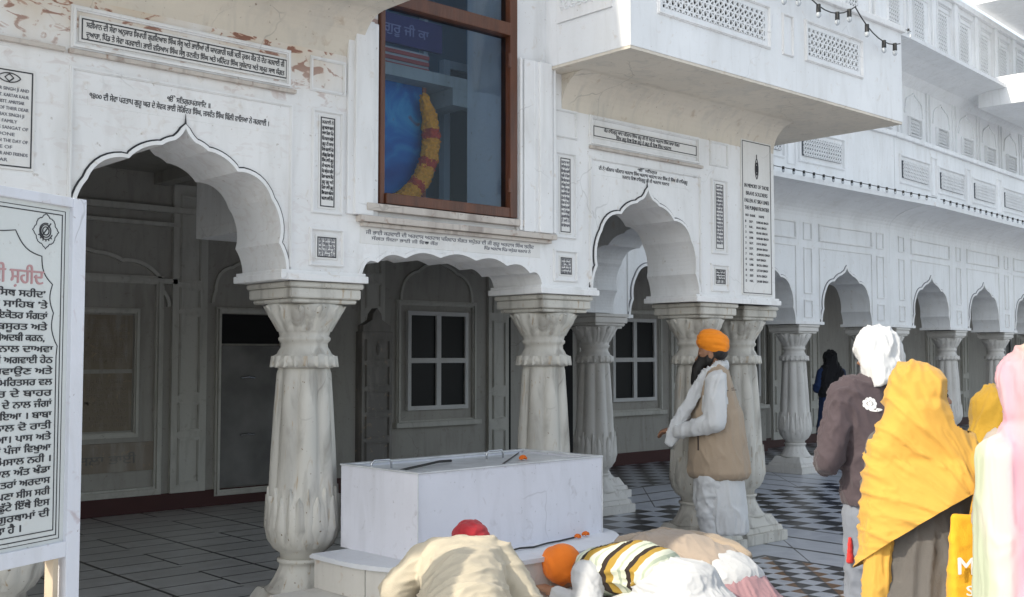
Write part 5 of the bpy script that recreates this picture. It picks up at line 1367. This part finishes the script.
# cusped inner line (right half mirrored)
half = []
def arc(x0, z0, x1, z1, bul, n=8):
    dx, dz = x1 - x0, z1 - z0; L = sqrt(dx * dx + dz * dz); nx, nz = dz / L, -dx / L
    for k in range(n): u = k / n; half.append((x0 + dx * u + nx * bul * sin(pi * u) * -1, z0 + dz * u + nz * bul * sin(pi * u) * -1))
px_ = [(-.625, 2.03), (-.30, 1.975), (-.185, 1.895), (-.135, 1.80), (-.128, 1.70), (-.118, 1.60)]
for (a, b_), (c, d), bl_ in zip(px_, px_[1:], (-.035, -.02, -.016, -.014, -.012)): arc(a, b_, c, d, bl_)
half.append((-.118, 1.60)); half += [(-.108, 1.585), (-.112, 1.55), (-.110, zb + .045)]
poly(half); poly([(2 * cxm - x, z) for x, z in half]); poly([(-.110, zb + .045), (2 * cxm + .110, zb + .045)])
# flower-shaped emblem frames in the upper corners, with a round sword-and-rings device
for ex in (-.185 + .015, 2 * cxm + .17):
    ez = 1.985
    L = []
    for k in range(65):
        t = 2 * pi * k / 64; r = .044 + .0065 * abs(cos(2 * t)) ** .5 * 1.3 + (.006 if abs(sin(4 * t)) < .12 else 0) - .006 * abs(sin(4 * t)) ** 6
        L.append((ex + r * cos(t), ez + r * 1.08 * sin(t)))
    poly(L, .0019)
    for rr, a0, a1 in ((.022, 0, 2 * pi), (.030, -2.6, -.4), (.027, 1.2, 4.4), (.014, 0, 2 * pi)):
        poly([(ex + rr * cos(a0 + (a1 - a0) * k / 24), ez + rr * sin(a0 + (a1 - a0) * k / 24)) for k in range(25)], .0024)
    poly([(ex - .018, ez - .02), (ex + .022, ez + .028)], .0026); poly([(ex - .022, ez - .012), (ex - .010, ez - .024)], .0026)
    for k in range(6): t = 3.6 + k * .38; poly([(ex + .029 * cos(t), ez + .029 * sin(t)), (ex + .037 * cos(t), ez + .037 * sin(t))], .0022)
obj('border_lines', bm, M['line'], nb)
lettering('red_heading', [('ਗੁਰਦੁਆਰਾ ਬਾਬਾ ਜੀ ਮਹਾਨ ਦੀ ਸ਼ਹੀਦ', -1.06, -.175, 1.797, .072)], M['red'], nb, -.013)
TX = ['ਦੋਂ ‘ਪ੍ਰਸਿਧ ਸਹੀਦ’', 'ਗੁਰੂ ਗ੍ਰੰਥ ਸਾਹਿਬ ’ਤੇ', 'ਲਈ ਦੀਆਂ ਇਕੋਤਰ ਸੰਗਤਾਂ', 'ਇਕ ਤੋਂ ਖ਼ੂਬਸੂਰਤ ਅਤੇ', 'ਦੀ ਬੇਅਦਬੀ ਕਰਨ,', 'ਤਾਂ ਜੀ ਨੂੰ ਨਾਲ ਦਾਅਵਾ', 'ਕੇ ਇਸ ਦੀ ਅਗਵਾਈ ਹੇਠ', 'ਅਜ਼ਾਦ ਕਰਵਾਉਣ ਅਤੇ', 'ਲਈ ਸ੍ਰੀ ਅੰਮ੍ਰਿਤਸਰ ਵਲ', 'ਤਾਂ ਕੇ ਸ਼ਹਿਰ ਦੇ ਬਾਹਰ', 'ਕ ਫੌਜ ਦੇ ਨਾਲ ਜੰਗਾਂ', 'ਦਾ ਯੁੱਧ ਹੋਇਆ । ਬਾਬਾ', 'ਨੇ ਖਾਨ ਨਾਲ ਦੋ ਰਾਤੀ', 'ਦਿਆ ਗਿਆ। ਪਾਸ ਅਤੇ', 'ਹਥਿਆ ਤਾਂ ਪੰਜਾ ਵਿਖੁਆ', 'ਹੋਰ ਕੋਈ ਮਿਸਾਲ ਨਹੀਂ ।', 'ਅਤੇ ਹੱਥ ਨਾਲ ਅੰਤ ਖੰਡਾ', 'ਬਲੀਦ ਹਿੱਸ ਤਰਾਂ ਅਰਦਾਸ', 'ਹੈ ਅਤੇ ਆਪਣਾ ਸੀਸ ਸ੍ਰੀ', 'ਦੇ ਸਰੀਰ ਛੁੱਟੇ ਇੱਥੇ ਇਸ', 'ਨ ਹੈ ਅਤੇ ਗੁਰਧਾਮਾਂ ਦੀ']
L = []
for k, t in enumerate(TX):
    z = 1.752 - k * .0378; pre = gl(6)
    xr = -.155 if k < 5 else -.128
    L.append((pre + ' ' + t, -1.11, xr - (.012 if k in (0, 4) else 0), z, .033))
L.append((gl(6) + ' ਸ਼ਕਤਾ ਹੈ ।', -1.11, -.25, 1.752 - 21 * .0378, .036))
lettering('black_writing', L, M['ink'], nb, -.013)
